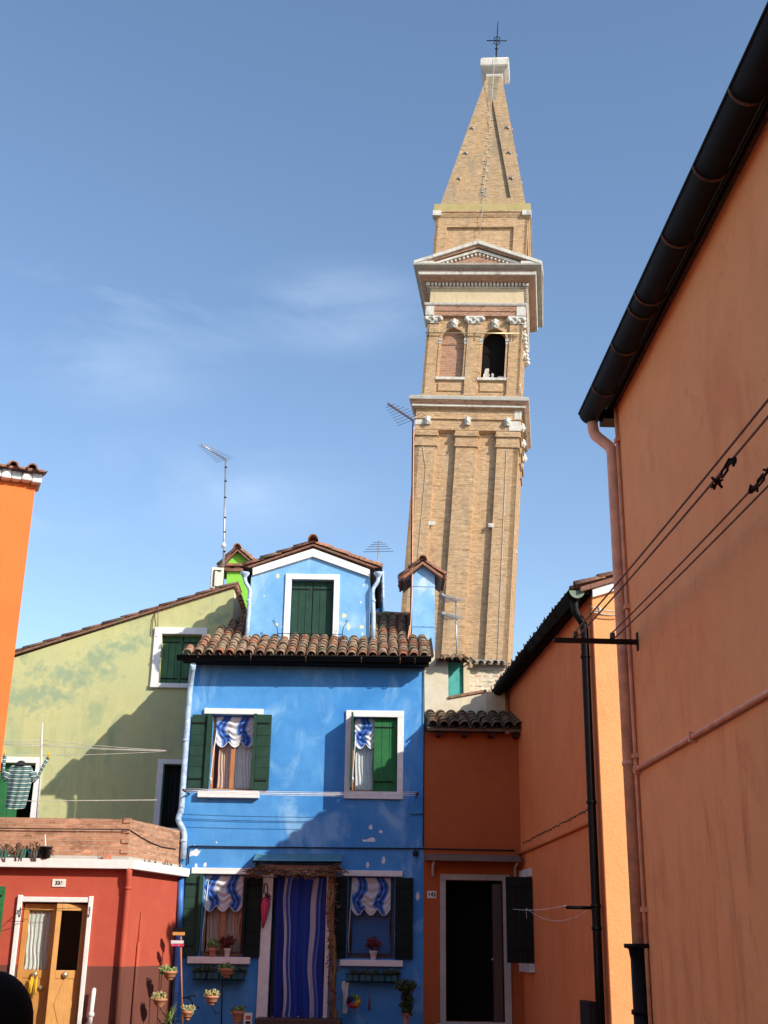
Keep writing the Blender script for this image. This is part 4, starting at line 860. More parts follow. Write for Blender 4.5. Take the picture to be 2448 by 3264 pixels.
# air conditioning unit on the green roof
AP_ = Pl(0, 23.1, 10); ac = thing('air_conditioner', AP_.p(690, 1868), 'ivory air conditioning unit on the ridge of the green house beside the lime chimney', 'air conditioner')
q = AP_.r(672, 1808, 712, 1872); MB().box(AP_, q[0], q[1], -.32, 0, q[2]-.02, q[3]).build('casing', M['ac'], ac, bevel=.012)
mb = MB(); mb.box(AP_, q[0]+.07, (q[0]+q[1])/2+.0, .004, .02, q[2]+.02, q[3]-.08)
mb.build('panel', M['stone'], ac, bevel=.004); MB().box(AP_, q[0]+.055, q[0]+.068, .0, .03, q[2]+.02, q[3]-.07).box(AP_, q[0]+.055, q[0]+.2, .0, .03, q[3]-.075, q[3]-.063).build('grille', M['darkpot'], ac)

# ================================================================ RED HOUSE with the brick terrace
RC = Vector((-3.655, 18.14, 0)); RF = Pl(RC.x, RC.y, 0); RS = Pl(RC.x, RC.y, 75)
rh = thing('red_house', (-6, 18.5, 0), 'low red house with a white ledge, brick terrace parapet and half open wooden door', 'house')
LT, LBt = RF.h(300, 2739, .12)[1], RF.h(300, 2768, .12)[1]; UL = -7.0
DR = RF.r(64, 2872, 268, 3200); zf = RF.h(150, 3290)[1]
DO = (RF.h(52, 3060)[0], RF.h(266, 3060)[0], .35, RF.h(170, 2876)[1])
MB().prism(RF, [(UL, 0), (0, 0), (0, LBt+.01), (UL, LBt+.01)], -.25, 0, [rect(DO)]).build('front_wall', M['red'], rh)
SL = 1.93; MB().box(RS, .001, SL-.02, -.25, -.001, 0, LBt+.01).build('side_wall', M['red'], rh)
lb = MB(); 
def ell(mb, d, z0, z1, th=.12, u0=UL, us=SL-.0):   # L shaped strip following front and side
    k = d*math.tan(R_(37.5)); ki = (d-th)*math.tan(R_(37.5))
    for P, ua, ub_, kk in ((RF, u0, 0, (k, ki)), ):
        mb.hexa(P, [(u0, d, z0), (k, d, z0), (u0, d-th, z0), (ki, d-th, z0), (u0, d, z1), (k, d, z1), (u0, d-th, z1), (ki, d-th, z1)])
    mb.hexa(RS, [(-k, d, z0), (us, d, z0), (-ki, d-th, z0), (us, d-th, z0), (-k, d, z1), (us, d, z1), (-ki, d-th, z1), (us, d-th, z1)])
ell(lb, .14, LBt, LT, .45); lb.build('ledge', M['white'], rh, bevel=.006)
fl = MB(); fl.prism(frame((RC.x, RC.y, 0), (1, 0, 0), (0, 1, 0), (0, 0, 1)), [(UL, 0), (0, 0), (.45, 1.7), (.35, 3.9), (UL, 3.9)], LT-.12, LT-.01); fl.build('terrace_floor', M['slab'], rh)
ml_ = MB(); ell(ml_, .0, LT, LT+.055, .3); ml_.build('mortar_bed', M['greystone'], rh)
BT = RF.h(200, 2608, -.05)[1]
bp = MB(); ell(bp, -.04, LT+.055, BT, .22, us=SL-.06)
for k in range(4): zz = LT+.10+k*.146; bp.box(RF, -.13, -.025, -.2, -.022, zz+.0, zz+.066)
bp.build('parapet', M['brick'], rh)
# door
dfr = MB(); u0, u1 = RF.h(37, 3060)[0], RF.h(280, 3060)[0]; zt = RF.h(170, 2855)[1]
dfr.box(RF, u0, DO[0], .002, .05, 0, zt, .004).box(RF, DO[1], u1, .002, .05, 0, zt, .004).box(RF, DO[0], DO[1], .002, .035, DO[3], zt-.02, .004); dfr.build('door_frame', M['white'], rh, bevel=.008)
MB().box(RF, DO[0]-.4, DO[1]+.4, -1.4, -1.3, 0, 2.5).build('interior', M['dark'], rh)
def leaf(P, a, b, z0, z1, d, glassy):
    mb = MB(); w_ = .075; zm = z0+(z1-z0)*.40
    mb.box(P, a, a+w_, d, d+.045, z0, z1).box(P, b-w_, b, d, d+.045, z0, z1).box(P, a+w_, b-w_, d, d+.045, z1-.09, z1).box(P, a+w_, b-w_, d, d+.045, zm, zm+.11).box(P, a+w_, b-w_, d+.01, d+.035, z0, zm)
    o = mb.build('door', M['doorwood'], rh, bevel=.004, label='honey coloured wooden door leaf with a glazed top')
    pn = MB(); c_ = (a+b)/2; zc = (z0+zm)/2; hw = (b-a)/2-w_-.02
    pn.prism(P, [(c_-hw, zc), (c_, zc-.38), (c_+hw, zc), (c_, zc+.38)], d+.034, d+.044); pn.build('door_panel', M['doorwood'], o, bevel=.004)
    MB().box(P, a+w_, b-w_, d+.02, d+.026, zm+.11, z1-.09).build('pane', M['glass'], o)
    if glassy: curtain(P, a+w_-.01, b-w_+.01, z1-.08, zm+.10, d-.02, M['lace'], o, 'curtain', 6, .012)
    return o, zm, c_
um = DO[0]+(DO[1]-DO[0])*.52
l1, zm, c_ = leaf(RF, DO[0]+.01, um, DO[2], DO[3]-.02, -.12, True)
MB().lathe(RF.W(c_+.02, -.055, zm+.05), [(0, 0), (.04, .0), (.045, .02), (.03, .035), (0, .04)], 14, up=RF.n).build('handle', M['brass'], l1)
MB().lathe(RF.W(c_+.12, -.07, zm-.13), [(0, 0), (.035, .0), (.035, .012), (0, .014)], 14, up=RF.n).build('lock', M['brass'], l1)
tb = MB()
for s, l in ((-.01, .20), (.05, .22), (-.03, .32)): tb.tube([RF.W(c_+.02+s, -.01, zm+.02), RF.W(c_+.01+s, -.01, zm-.06), RF.W(c_+s*1.2, -.01, zm-l)], [.006, .018, .004 if s == -.03 else .020], 8)
tb.build('tassel', M['yellow'], l1)
RL = Pl(*RF.W(DO[1]-.01, -.10, 0).xy, 22)
l2, zm2, c2 = leaf(RL, -(DO[1]-um)*1.0, -.01, DO[2], DO[3]-.02, -.05, False)
MB().lathe(RL.W(c2-.02, .0, zm2+.05), [(0, 0), (.04, .0), (.045, .02), (.03, .035), (0, .04)], 14, up=RL.n).build('handle', M['brass'], l2)
pq = RF.r(167, 2802, 210, 2827); pl = MB().box(RF, *pq[:2], .002, .014, *pq[2:]).build('number_plate', M['plate'], rh, bevel=.003); number('336', RF, (pq[0]+pq[1])/2, (pq[2]+pq[3])/2-.003, .015, .072, pl)
hk = MB(); a, b = RF.p(68, 2899, .09), RF.p(287, 2893, .09); hk.tube([a, b], .004, 5)
for x in (66, 286): hk.tube([RF.p(x, 2900, .05), RF.p(x, 2892, .10), RF.p(x-3, 2922, .06)], .007, 6)
hk.tube([RF.p(64, 2902, .09), RF.p(24, 2937, .2), RF.p(78, 2936, .06)], .006, 5); hk.build('curtain_wire', M['iron'], rh)
dp = [RF.W(-.02, .10, LBt+.01), RF.W(-.02, .10, LBt-.10), RF.W(.075, .03, LBt-.25), RF.W(.075, .03, 1.4), RF.W(.07, .03, 0)]
KC = (RF.n+RS.n).normalized(); cn = lambda z, o=.07: RC + KC*o + Vector((0, 0, z))
downpipe(rh, [RC+KC*.12+Vector((-.03, 0, LBt+.01)), RC+KC*.12+Vector((-.03, 0, LBt-.09)), cn(LBt-.24), cn(1.5), cn(0)], .046, M['red'], clamps=[cn(2.25)])
mb = MB(); uu = RS.h(437, 3000)[0]; mb.tube([RS.W(uu+.03, .02, RS.h(438, 2906)[1]), RS.W(uu, .02, 1.5)], .008, 6); mb.tube([RS.W(uu, .03, 1.52), RS.W(uu-.02, .03, 0)], .022, 8); mb.build('conduit', M['red'], rh)
sq = RF.r(-60, 2824, 11, 3000); shutter(RF, sq[0], sq[1], sq[2]-.4, sq[3], .02, M['midgreen'], rh, boards=9)
hr = MB(); p0 = RF.h(300, 3157, .10); hr.tube([RF.p(300, 3155, .12), RF.p(290, 3232, .12), RF.W(RF.h(289, 3264, .12)[0]-.01, .12, 0)], .030, 12); hr.lathe(RF.p(300, 3155, .12), [(.03, 0), (.022, .018), (0, .03)], 12); hr.lathe(RF.p(291, 3234, .12), [(.03, -.03), (.042, -.02), (.042, .02), (.03, .03)], 12)
tag(hr.build('bollard_post', M['plate']), 'slim white post standing against the red wall right of the wooden door', 'post')
# ================================================================ LEFT ORANGE HOUSE
oc = Pl(0, 13, 21); ue, _ = oc.h(66, 1930); oh = thing('bright_orange_house', oc.W(ue-3, -1, 0), 'vivid orange house corner at the far left with a white band under its tiles', 'house')
zt = oc.h(100, 1541)[1]; MB().box(oc, ue-6, ue, -4.5, 0, 0, zt).build('wall', M['orange'], oh)
mb = MB()
pts = [(ue-6, zt), (ue+.06, zt)]; n = 30
for k in range(n): mb.box(oc, ue-3+k*.1017, ue-3+(k+1)*.1017, -.2, .10+random.uniform(-.006, .006), zt-.015+random.uniform(-.01, .01), zt+.085+random.uniform(-.012, .008))
mb.build('eave_band', M['white'], oh, bevel=.02)
rt = MB(); rt.tint = .5; rt.hexa(oc, [(ue-6, .14, zt+.085), (ue+.07, .14, zt+.085), (ue-6, -4.2, zt+1.5), (ue-.5, -4.2, zt+1.5), (ue-6, .14, zt+.125), (ue+.07, .14, zt+.115), (ue-6, -4.2, zt+1.54), (ue-.5, -4.2, zt+1.54)])
tiles(rt, oc.W(ue-3, .13, zt+.075), oc.d, -oc.n*1+Vector((0, 0, .30)), 3.03, 4.4, pitch=.2, expo=.33, r=.055, lim=lambda u, s: u < 3.1-s*.16); rt.build('roof', M['tilered'], oh)

# unseen house added behind the viewer to block low sky glow and deepen the shade
KB = Pl(0, -9, 180); kb = thing('added_rear_house', (0, -11, 0), 'plain unseen house added behind the viewer to darken the lane', 'house')
MB().box(KB, -9, 9, -4, 0, 0, 6.6).build('wall', M['terra'], kb)
rr = MB(); rr.prism(Pl(-9.2, -11, 90), [(-2.3, 6.6), (2.3, 6.6), (0, 7.6)], -18.4, 0); rr.build('roof', M['tilered'], kb)
# ================================================================ LEANING BELL TOWER
T0 = Pl(0, 56, -8, 4)
AX = T0.W(2.36, -2.6, 0)
tw = thing('bell_tower', AX, 'tall leaning brick bell tower with a pointed brick spire', 'bell tower')
def side(k, hw):
    a = k*math.pi/2; d = T0.d*math.cos(a) - T0.n*math.sin(a)*1; n = T0.n*math.cos(a) + T0.d*math.sin(a)
    return frame(AX + n*hw, d, T0.up, n)
SD = lambda hw: [side(k, hw) for k in range(4)]
def loft(mb, prof):       # prof: (half width, z) rings, square in plan, flat shaded
    for i in range(len(prof)-1):
        (h0, z0), (h1, z1) = prof[i], prof[i+1]
        for k in range(4):
            P0, P1 = side(k, h0), side(k, h1); b = len(mb.v)
            mb.v += [P0.W(-h0, 0, z0), P0.W(h0, 0, z0), P1.W(h1, 0, z1), P1.W(-h1, 0, z1)]; hgt = math.hypot(z1-z0, h1-h0)
            mb.face([b, b+1, b+2, b+3], [(-h0, z0), (h0, z0), (h1, z0+hgt), (-h1, z0+hgt)])
    return mb
HW = 2.62
sh = MB(); loft(sh, [(HW-.24, 0), (HW-.24, 26.7)])
sh.build('shaft', M['tower'], tw)
pi_ = MB(); cp_ = MB(); wp = MB()
for P in SD(HW):
    for a, b in ((-HW, -1.55), (-.52, .52), (1.55, HW)):
        e = .0; pi_.mark().box(P, a, b, -.25, 0, 0, 26.0)
        x0, x1 = a-(.0 if a < -2 else .05), b+(.0 if b > 2 else .05)
        cp_.mark().box(P, x0-.02, x1+.02, -.25, .07, 25.55, 25.68).box(P, x0, x1, -.25, .03, 25.68, 26.1).box(P, x0-.05, x1+.05, -.25, .12, 26.1, 26.25).box(P, x0-.02, x1+.02, -.25, .05, 26.25, 26.42)
    for a, b in ((-1.5, -.57), (.57, 1.5)): wp.mark().box(P, a, b, -.25, -.12, 26.42, 26.47)
    wp.mark().box(P, -1.62, -1.3, -.10, .01, 21.3, 21.5).mark().box(P, 1.35, 1.62, -.3, .012, 21.3, 21.5)
pi_.each('pilaster_shaft', M['tower'], tw); cp_.each('pilaster_capital', M['tower'], tw); wp.each('stone_block', M['stone'], tw)
en = loft(MB(), [(2.42, 26.35), (2.66, 26.45), (2.66, 27.0), (2.74, 27.02), (2.74, 27.1), (2.68, 27.12), (2.68, 27.55), (2.78, 27.58), (2.78, 27.63), (2.84, 27.63)]); en.build('entablature', M['tower'], tw)
loft(MB(), [(2.84, 27.63), (2.90, 27.66), (2.90, 27.72), (2.86, 27.73), (2.9, 27.76)]).build('string_course', M['stone'], tw)
loft(MB(), [(2.86, 27.74), (3.0, 27.92), (3.02, 27.96)]).build('cornice_brick', M['towerred'], tw)
loft(MB(), [(3.02, 27.96), (3.05, 27.98), (3.06, 28.14), (2.99, 28.20), (2.6, 28.24), (.5, 28.3)]).build('cornice', M['greystone'], tw)
# corner blocks and small carved heads
def mask(P, u, z, d, s, parent):
    mb = MB(); c = P.W(u, d, z)
    mb.box(P, u-s*.62, u+s*.62, d-.05, d+s*.25, z-s*.75, z+s*.8)
    for (du, dz, dd_, r) in ((0, 0, .35, .55), (0, .55, .25, .45), (-.35, .1, .35, .22), (.35, .1, .35, .22), (0, -.1, .8, .17), (-.28, -.35, .5, .2), (.28, -.35, .5, .2), (0, -.62, .45, .25), (-.5, .55, .2, .25), (.5, .55, .2, .25)):
        mb.lathe(P.W(u+du*s, d+dd_*s, z+dz*s), [(0, -r*s)] + [(r*s*math.sin(a), -r*s*math.cos(a)) for a in (.5, 1.0, 1.57, 2.1, 2.6)] + [(0, r*s)], 8, up=P.up)
    return mb.build('carved_head', M['stone'], parent)
for P in SD(2.66)[:2]:
    for u in (-2.05, 0, 2.02): mask(P, u, 26.9, .02, .26, tw)
    MB().mark().box(P, 2.1, 2.68, -.2, .04, 26.46, 26.98).mark().box(P, 2.35, 2.70, -.2, .05, 27.12, 27.56).mark().box(P, -2.68, -2.25, -.2, .03, 26.7, 27.0).each('corner_stone', M['stone'], tw)
# belfry
BH = 2.50
be = MB(); loft(be, [(2.62, 28.2), (2.62, 28.42), (2.5, 28.46)]); 
def arch(c, hw, zb, zs, n=10): return [(c-hw, zb), (c+hw, zb)] + [(c+hw*math.cos(a), zs+hw*math.sin(a)) for a in [math.pi*k/n for k in range(n+1)]]
for k, P in enumerate(SD(BH-.12)):
    be.prism(P, [(-(BH-.12), 28.2), (BH-.12, 28.2), (BH-.12, 33.1), (-(BH-.12), 33.1)], -.45, 0, [arch(-1.08, .62, 29.52, 31.75), arch(1.08, .62, 29.52, 31.75)])
be.build('belfry_wall', M['tower'], tw)
bp_ = MB(); ar_ = MB(); bc = MB(); bl = MB(); sill = MB(); imp = MB()
for k, P in enumerate(SD(BH)):
    for a, b in ((-BH, -1.86), (-.33, .33), (1.86, BH)):
        bp_.mark().box(P, a, b, -.14, .0, 28.5, 32.62); bp_.box(P, a-.05 if a > -2 else a, b+.05 if b < 2 else b, -.14, .05, 28.42, 28.52)
    for c in (-1.08, 1.08):
        sill.mark().box(P, c-.76, c+.76, -.14, .03, 29.36, 29.50)
        ar_.mark().box(P, c-.60, c+.60, -.13, -.06, 28.75, 29.2)
        # raised arch rim and jamb shafts
        inner = arch(c, .62, 29.52, 31.75); outer = [(c-.74, 29.52), (c+.74, 29.52)] + [(c+.74*math.cos(a), 31.75+.74*math.sin(a)) for a in [math.pi*q/10 for q in range(11)]]
        ar_.mark().prism(P, outer, -.14, -.05, [[(u, z+(.001 if z < 29.6 else 0)) for u, z in inner]])
        for s in (-1, 1): imp.mark().box(P, c+s*.68-.09, c+s*.68+.09, -.14, .0, 31.62, 31.78).box(P, c+s*.68-.07, c+s*.68+.07, -.14, -.03, 31.45, 31.62)
        if k in (0, 1): mask(P, c, 32.62, -.08, .30, tw)
        if not (k == 0 and c > 0): bl.mark().box(P, c-.66, c+.66, -.42, -.32, 29.4, 32.5)
    for c, hw in ((-2.18, .38), (0, .42), (2.18, .38)):
        bc.mark().box(P, c-hw*.86, c+hw*.86, -.14, .06, 32.62, 32.95).box(P, c-hw*1.1, c+hw*1.1, -.14, .10, 32.95, 33.04)
        for s in (-1, 1):
            bc.lathe(P.W(c+s*hw, .08, 32.86), [(0, -.12), (.12, -.09), (.14, 0), (.10, .10), (0, .13)], 10, up=P.n); bc.lathe(P.W(c+s*hw*.45, .08, 32.74), [(0, -.09), (.08, -.05), (.08, .05), (0, .09)], 8, up=P.up)
        bc.lathe(P.W(c, .12, 32.88), [(0, -.1), (.09, -.04), (.07, .06), (0, .1)], 8, up=P.up)
bp_.each('belfry_pilaster', M['tower'], tw); ar_.each('arch_moulding', M['tower'], tw); bc.each('belfry_capital', M['stone'], tw); bl.each('blind_arch', M['towerred'], tw); sill.each('belfry_sill', M['stone'], tw); imp.each('impost', M['greystone'], tw)
loft(MB(), [(1.88, 28.6), (1.88, 33.0)]).build('belfry_dark_fill', M['dark'], tw)  # near-black box added so the belfry opening looks unlit inside
rb = MB()
for (u, z, w_, h_, r_) in ((.60, 29.72, .30, .40, 0), (.66, 30.1, .20, .30, 8), (1.02, 29.72, .10, .42, -12), (1.35, 29.68, .34, .28, 0)): rb.mark().box(T0, 2.36+u, 2.36+u+w_, -.62, -.50, z-.2, z-.2+h_, .03)
rb.each('rubble_stone', M['stone'], tw)
rl = MB(); P = side(0, BH); rl.tube([P.W(-BH-.05, .13, 32.0), P.W(BH-.1, .13, 32.0)], .035, 6)
for u in (-2.2, -.18, .22, 2.1, 2.25): rl.tube([P.W(u, .13, 31.75), P.W(u, .13, 32.25)], .022, 5)
rl.build('scaffold_rail', M['yellow'] if False else M['brass'], tw)
loft(MB(), [(2.4, 33.0), (2.58, 33.06), (2.58, 33.3), (2.62, 33.32), (2.62, 33.6), (2.66, 33.62)]).build('architrave', M['towerred'], tw)
loft(MB(), [(2.66, 33.62), (2.70, 33.68), (2.72, 33.76), (2.5, 33.80)]).build('string_course', M['stone'], tw)
cs = MB()
for P in SD(2.58):
    for s in (-1, 1): cs.mark().box(P, *sorted((s*2.62, s*2.18)), -.05, .05, 33.06, 33.62)
cs.each('corner_stone', M['stone'], tw)
loft(MB(), [(2.46, 33.78), (2.46, 34.75)]).build('frieze', M['frieze'], tw)
dn_ = MB(); loft(dn_, [(2.46, 34.74), (2.56, 34.76), (2.56, 34.82)])
for P in SD(2.5):
    for i in range(28): u = -2.62+i*.194; dn_.box(P, u, u+.11, 0, .20, 34.82, 34.98)
dn_.build('dentils', M['stone'], tw)
loft(MB(), [(2.5, 34.80), (2.6, 34.98), (2.78, 35.0), (2.95, 35.12), (3.05, 35.2), (3.05, 35.24)]).build('cornice_soffit', M['towerred'], tw)
loft(MB(), [(3.05, 35.22), (3.10, 35.24), (3.12, 35.42)]).build('cornice', M['stone'], tw)
loft(MB(), [(3.08, 35.42), (3.10, 35.56)]).build('cornice_brick', M['towerred'], tw)
loft(MB(), [(3.10, 35.55), (3.30, 35.64), (3.38, 35.66), (3.40, 35.74), (3.0, 35.78), (1, 35.8)]).build('cornice_top', M['greystone'], tw)
for k, P in enumerate(SD(3.1)):
    if k not in (0, 1, 3): pass
    pd = MB(); tpz = 37.05; e = 3.36
    pd.prism(P, [(-e+.5, 35.74), (e-.5, 35.74), (0, tpz-.42)], -.7, -.02)
    ty = pd.build('pediment', M['towerred'], tw)
    rk = MB()
    for s in (-1, 1):
        rk.prism(P, [(s*e, 35.72), (s*e, 35.90), (0, tpz+.10), (0, tpz-.10)] if s > 0 else [(-e, 35.72), (0, tpz-.10), (0, tpz+.10), (-e, 35.90)], -.8, .30)
    rk.build('raking_cornice', M['stone'], ty)
    r2 = MB()
    for s in (-1, 1):
        r2.prism(P, [(s*(e-1.0), 35.76), (s*(e-.75), 35.80), (0, tpz-.33), (0, tpz-.47)], -.1, .10)
        for i in range(10): f = (i+.5)/10; u = s*(e-1.25)*(1-f); z = 35.80+(tpz-.56-35.80)*f; r2.box(P, u-.045, u+.045, -.1, .06, z-.09, z+.02)
    r2.build('inner_moulding', M['stone'], ty)
    r3 = MB()
    for s in (-1, 1): r3.prism(P, [(s*(e-.1), 35.75), (s*(e-.35), 35.75), (0, tpz-.25), (0, tpz-.1)], -.1, .16)
    r3.build('raking_brick', M['towerred'], ty)
dm = MB(); DH = 2.5
loft(dm, [(DH-.14, 35.7), (DH-.14, 39.2)])
for P in SD(DH):
    dm.prism(P, [(-DH, 35.7), (DH, 35.7), (DH, 39.15), (-DH, 39.15)], -.15, 0, [[(-1.85, 35.9), (1.78, 35.9), (1.78, 38.55), (-1.85, 38.55)]])
dm.build('drum', M['tower'], tw)
loft(MB(), [(2.5, 39.1), (2.54, 39.16), (2.60, 39.3), (2.60, 39.36), (2.66, 39.42), (2.66, 39.5)]).build('drum_cornice', M['tower'], tw)
cs = MB()
for P in SD(2.62):
    for s in (-1, 1): cs.mark().box(P, *sorted((s*2.66, s*2.2)), -.06, .06, 39.2, 39.5)
cs.each('corner_stone', M['stone'], tw)
loft(MB(), [(2.64, 39.5), (2.62, 39.95), (2.40, 39.97)]).build('parapet', M['ledge'], tw)
# spire: raised borders round a sunken triangular field on each face
SB, STp, ZS0, ZS1 = 2.36, .44, 39.95, 50.3
sp = MB(); loft(sp, [(SB-.16, ZS0), (STp-.12, ZS1)])
an = math.atan2(SB-STp, ZS1-ZS0); slen = math.hypot(SB-STp, ZS1-ZS0)
iron_pins = MB(); cramps = MB()
for k in range(4):
    Pk = side(k, SB); up = (T0.up*math.cos(an) - Pk.n*math.sin(an)); nn = (Pk.n*math.cos(an) + T0.up*math.sin(an))
    F = frame(Pk.W(0, 0, ZS0), Pk.d, up, nn)
    wz = lambda z: SB + (STp-SB)*z/slen
    sp.prism(F, [(-SB, 0), (SB, 0), (STp, slen), (-STp, slen)], -.16, 0, [[(-1.62, .62), (1.5, .62), (.04, 8.4), (-.02, 8.4)]])
    for z in (2.1, 4.1, 6.1):
        for s in (-1, 1):
            u = s*(wz(z)*.60+.26); iron_pins.mark().tube([F.W(u-.13, .04, z-.08), F.W(u+.0, .07, z+.05), F.W(u+.13, .04, z-.05)], .028, 5); iron_pins.tube([F.W(u-.1, .05, z+.08), F.W(u+.12, .05, z-.12)], .022, 5)
    for i in range(26 if k == 0 else 0): z = .3+i*.3; s = (-1)**i; cramps.mark().box(F, s*.09-.05, s*.09+.05, -.17, -.10, z, z+.07)
sp.build('spire', M['spire'], tw)
Pk = side(0, SB); F = frame(Pk.W(0, 0, ZS0), Pk.d, (T0.up*math.cos(an) - Pk.n*math.sin(an)), (Pk.n*math.cos(an) + T0.up*math.sin(an)))
lp = [(-.16+random.uniform(-.05, .05), .62+i*.4) for i in range(19)]; rp_ = [(.10+random.uniform(-.05, .06)-.012*i, .62+i*.4) for i in range(19)]
MB().prism(F, lp+rp_[::-1], -.17, -.152).build('weathered_strip', M['mossbrick'], tw)
MB().prism(F, [(-.28, 8.45), (.22, 8.45), (.30, slen), (-.32, slen)], -.02, .004).build('weathered_strip', M['mossbrick'], tw)
iron_pins.each('iron_clamp', M['steel'], tw); cramps.each('climbing_stone', M['greystone'], tw)
loft(MB(), [(.42, 50.15), (.48, 50.3), (.48, 50.42), (.60, 50.52), (.78, 50.72), (.83, 50.80), (.83, 51.22), (.78, 51.34), (.2, 51.4), (.01, 51.4)]).build('cap_stone', M['stone'], tw, bevel=.04)
TopP = AX + T0.up*51.4
cr = MB(); cr.lathe(TopP, [(.26, 0), (.30, .12), (.22, .26), (.05, .32)], 12, up=T0.up); cr.build('finial', M['greystone'], tw)
ca = MB(); UPc = (T0.up*1.0+Vector((-.01, 0, 0))).normalized(); q = lambda a, z: TopP + UPc*z + Vector((1, 0, 0))*a
ca.tube([q(0, .2), q(0, 3.3)], [.05, .02], 6); ca.tube([q(-.62, 1.85), q(.6, 1.85)], .032, 6)
for s in (-1, 1):
    for t in (-1, 1): ca.tube([q(s*.08, 1.85+t*.02), q(s*.20, 1.85+t*.18), q(s*.10, 1.85+t*.26), q(s*.0, 1.85+t*.3)], .026, 5)
    ca.tube([q(s*.09, 1.3), q(0, 1.1)], .025, 5)
ca.build('cross', M['black'], tw)
lr_ = MB(); P = side(0, 2.4); lr_.mark().tube([TopP+T0.n*.9, P.W(.0, -1.2, 45), P.W(.03, .05, 40.2), P.W(.05, .3, 39.6), P.W(-.05, .15, 38)], .014, 4); lr_.mark().tube([side(0, HW).W(-2.3, .03, 26), side(0, HW).W(-1.95, .03, 24.3), side(0, HW).W(-2.1, .03, 10)], .014, 4); lr_.mark().tube([side(0, HW).W(2.05, .03, 25.4), side(0, HW).W(2.2, .03, 10)], .014, 4)
lr_.each('lightning_cable', M['greystone'], tw)
# side festoons of stone and ruined brick edge on the right flank
fs = MB(); P = side(1, BH)
for i in range(9): z = 32.4-i*.21; r = .12*random.uniform(.7, 1.2); fs.lathe(P.W(-2.1+.04*i, .12+.03*i, z), [(0, -r), (r*.8, -r*.5), (r, 0), (r*.7, r*.6), (0, r)], 8, up=P.up)
fs.build('stone_festoon', M['stone'], tw)

# ================================================================ ANTENNAS
def antenna(name, loc, label, mast, mm, booms, mastr=.018):
    t = thing(name, loc, label, 'antenna', 'roof antennas'); mb = MB(); mb.tube(mast, mastr, 8); mb.build('mast', mm, t)
    for (a, b, bm, els) in booms:
        bo = MB(); bo.tube([a, b], .014, 6); bo.tube([Vector(a)+Vector((0, 0, .03)), Vector(b)+Vector((0, 0, .03))], .006, 5); o = bo.build('boom', bm, t)
        a, b = Vector(a), Vector(b); el = MB(); dr_ = (b-a).normalized(); sd_ = dr_.cross(Vector((0, 0, 1))).normalized()
        for f, L in els: p = a.lerp(b, f); el.mark().tube([p-sd_*L/2, p+sd_*L/2], .0045, 5)
        el.each('element', bm, o)
    return t
A1 = Pl(0, 22.6, 0)
tp = A1.p(720, 1466); bs = A1.p(713, 1868)
ls = [(i/11+.02, .20+.34*i/11) for i in range(11)]
t = antenna('roof_antenna', bs, 'tall pale mast with a single antenna above the green roof', [bs-Vector((0, 0, .4)), tp], M['steel'], [(tp+Vector((-.42, -.60, .07))+Vector((0, 0, -.0)), tp+Vector((.02, .05, .0)), M['steel'], ls)], .02)
mb = MB()
for y in (1490, 1534, 1586, 1650, 1696, 1758, 1820): mb.mark().lathe(A1.p(720-7*(y-1466)/402, y), [(.022, -.015), (.03, 0), (.022, .015)], 8)
mb.each('cable_tie', M['black'], t); MB().lathe(A1.p(713, 1738), [(0, -.05), (.045, -.04), (.05, .0), (.03, .05), (0, .06)], 10).build('amplifier', M['plate'], t)
A2 = Pl(0, 20.72, 0); tp = A2.p(1317, 1340); bs = A2.p(1310, 2003)
els = [(.02+i/12*.9, .10+.20*i/12) for i in range(8)]
t = antenna('roof_antenna', bs, 'tall rusty mast in front of the bell tower with an antenna pointing left', [bs-Vector((0, 0, .05)), tp], M['rustmast'], [(A2.p(1236, 1288, .5), A2.p(1318, 1342), M['rustmast'], [(.1+.85*i/7, .25+.5*i/7) for i in range(8)])], .02)
mb = MB(); mb.tube([A2.p(1319, 1360, .02), A2.p(1316, 1600, .03), A2.p(1313, 1900, .03), A2.p(1308, 2010, .05), A2.p(1302, 2040, .1), A2.p(1318, 2075, .5)], .010, 5); mb.tube([A2.p(1306, 1995, .05), A2.p(1300, 2035, .15), A2.p(1312, 2050, .2)], .009, 5); mb.build('cable', M['orpipe'], t)
A3 = Pl(0, 25.5, 0); tp = A3.p(1207, 1722); bs = A3.p(1203, 1830)
t = antenna('roof_antenna', bs, 'small dark antenna behind the right side of the dormer', [bs-Vector((0, 0, .6)), tp], M['steel'], [], .012)
mb = MB()
for y, l in ((1728, 14), (1734, 24), (1741, 32), (1749, 40), (1757, 48)): mb.mark().tube([A3.p(1206-l, y+2, .1), A3.p(1206+l, y, -.1)], .006, 5)
mb.each('element', M['wiredark'], t)
A4 = Pl(0, 22.3, 0); tp = A4.p(1453, 1913); bs = A4.p(1457, 2092)
antenna('roof_antenna', bs, 'grey mast with two stacked antennas in front of the tower foot', [bs-Vector((0, 0, .3)), tp], M['steel'], [(A4.p(1408, 1896, .6), A4.p(1456, 1918), M['steel'], ls), (A4.p(1408, 1954, .6), A4.p(1457, 1975), M['steel'], ls)], .014)

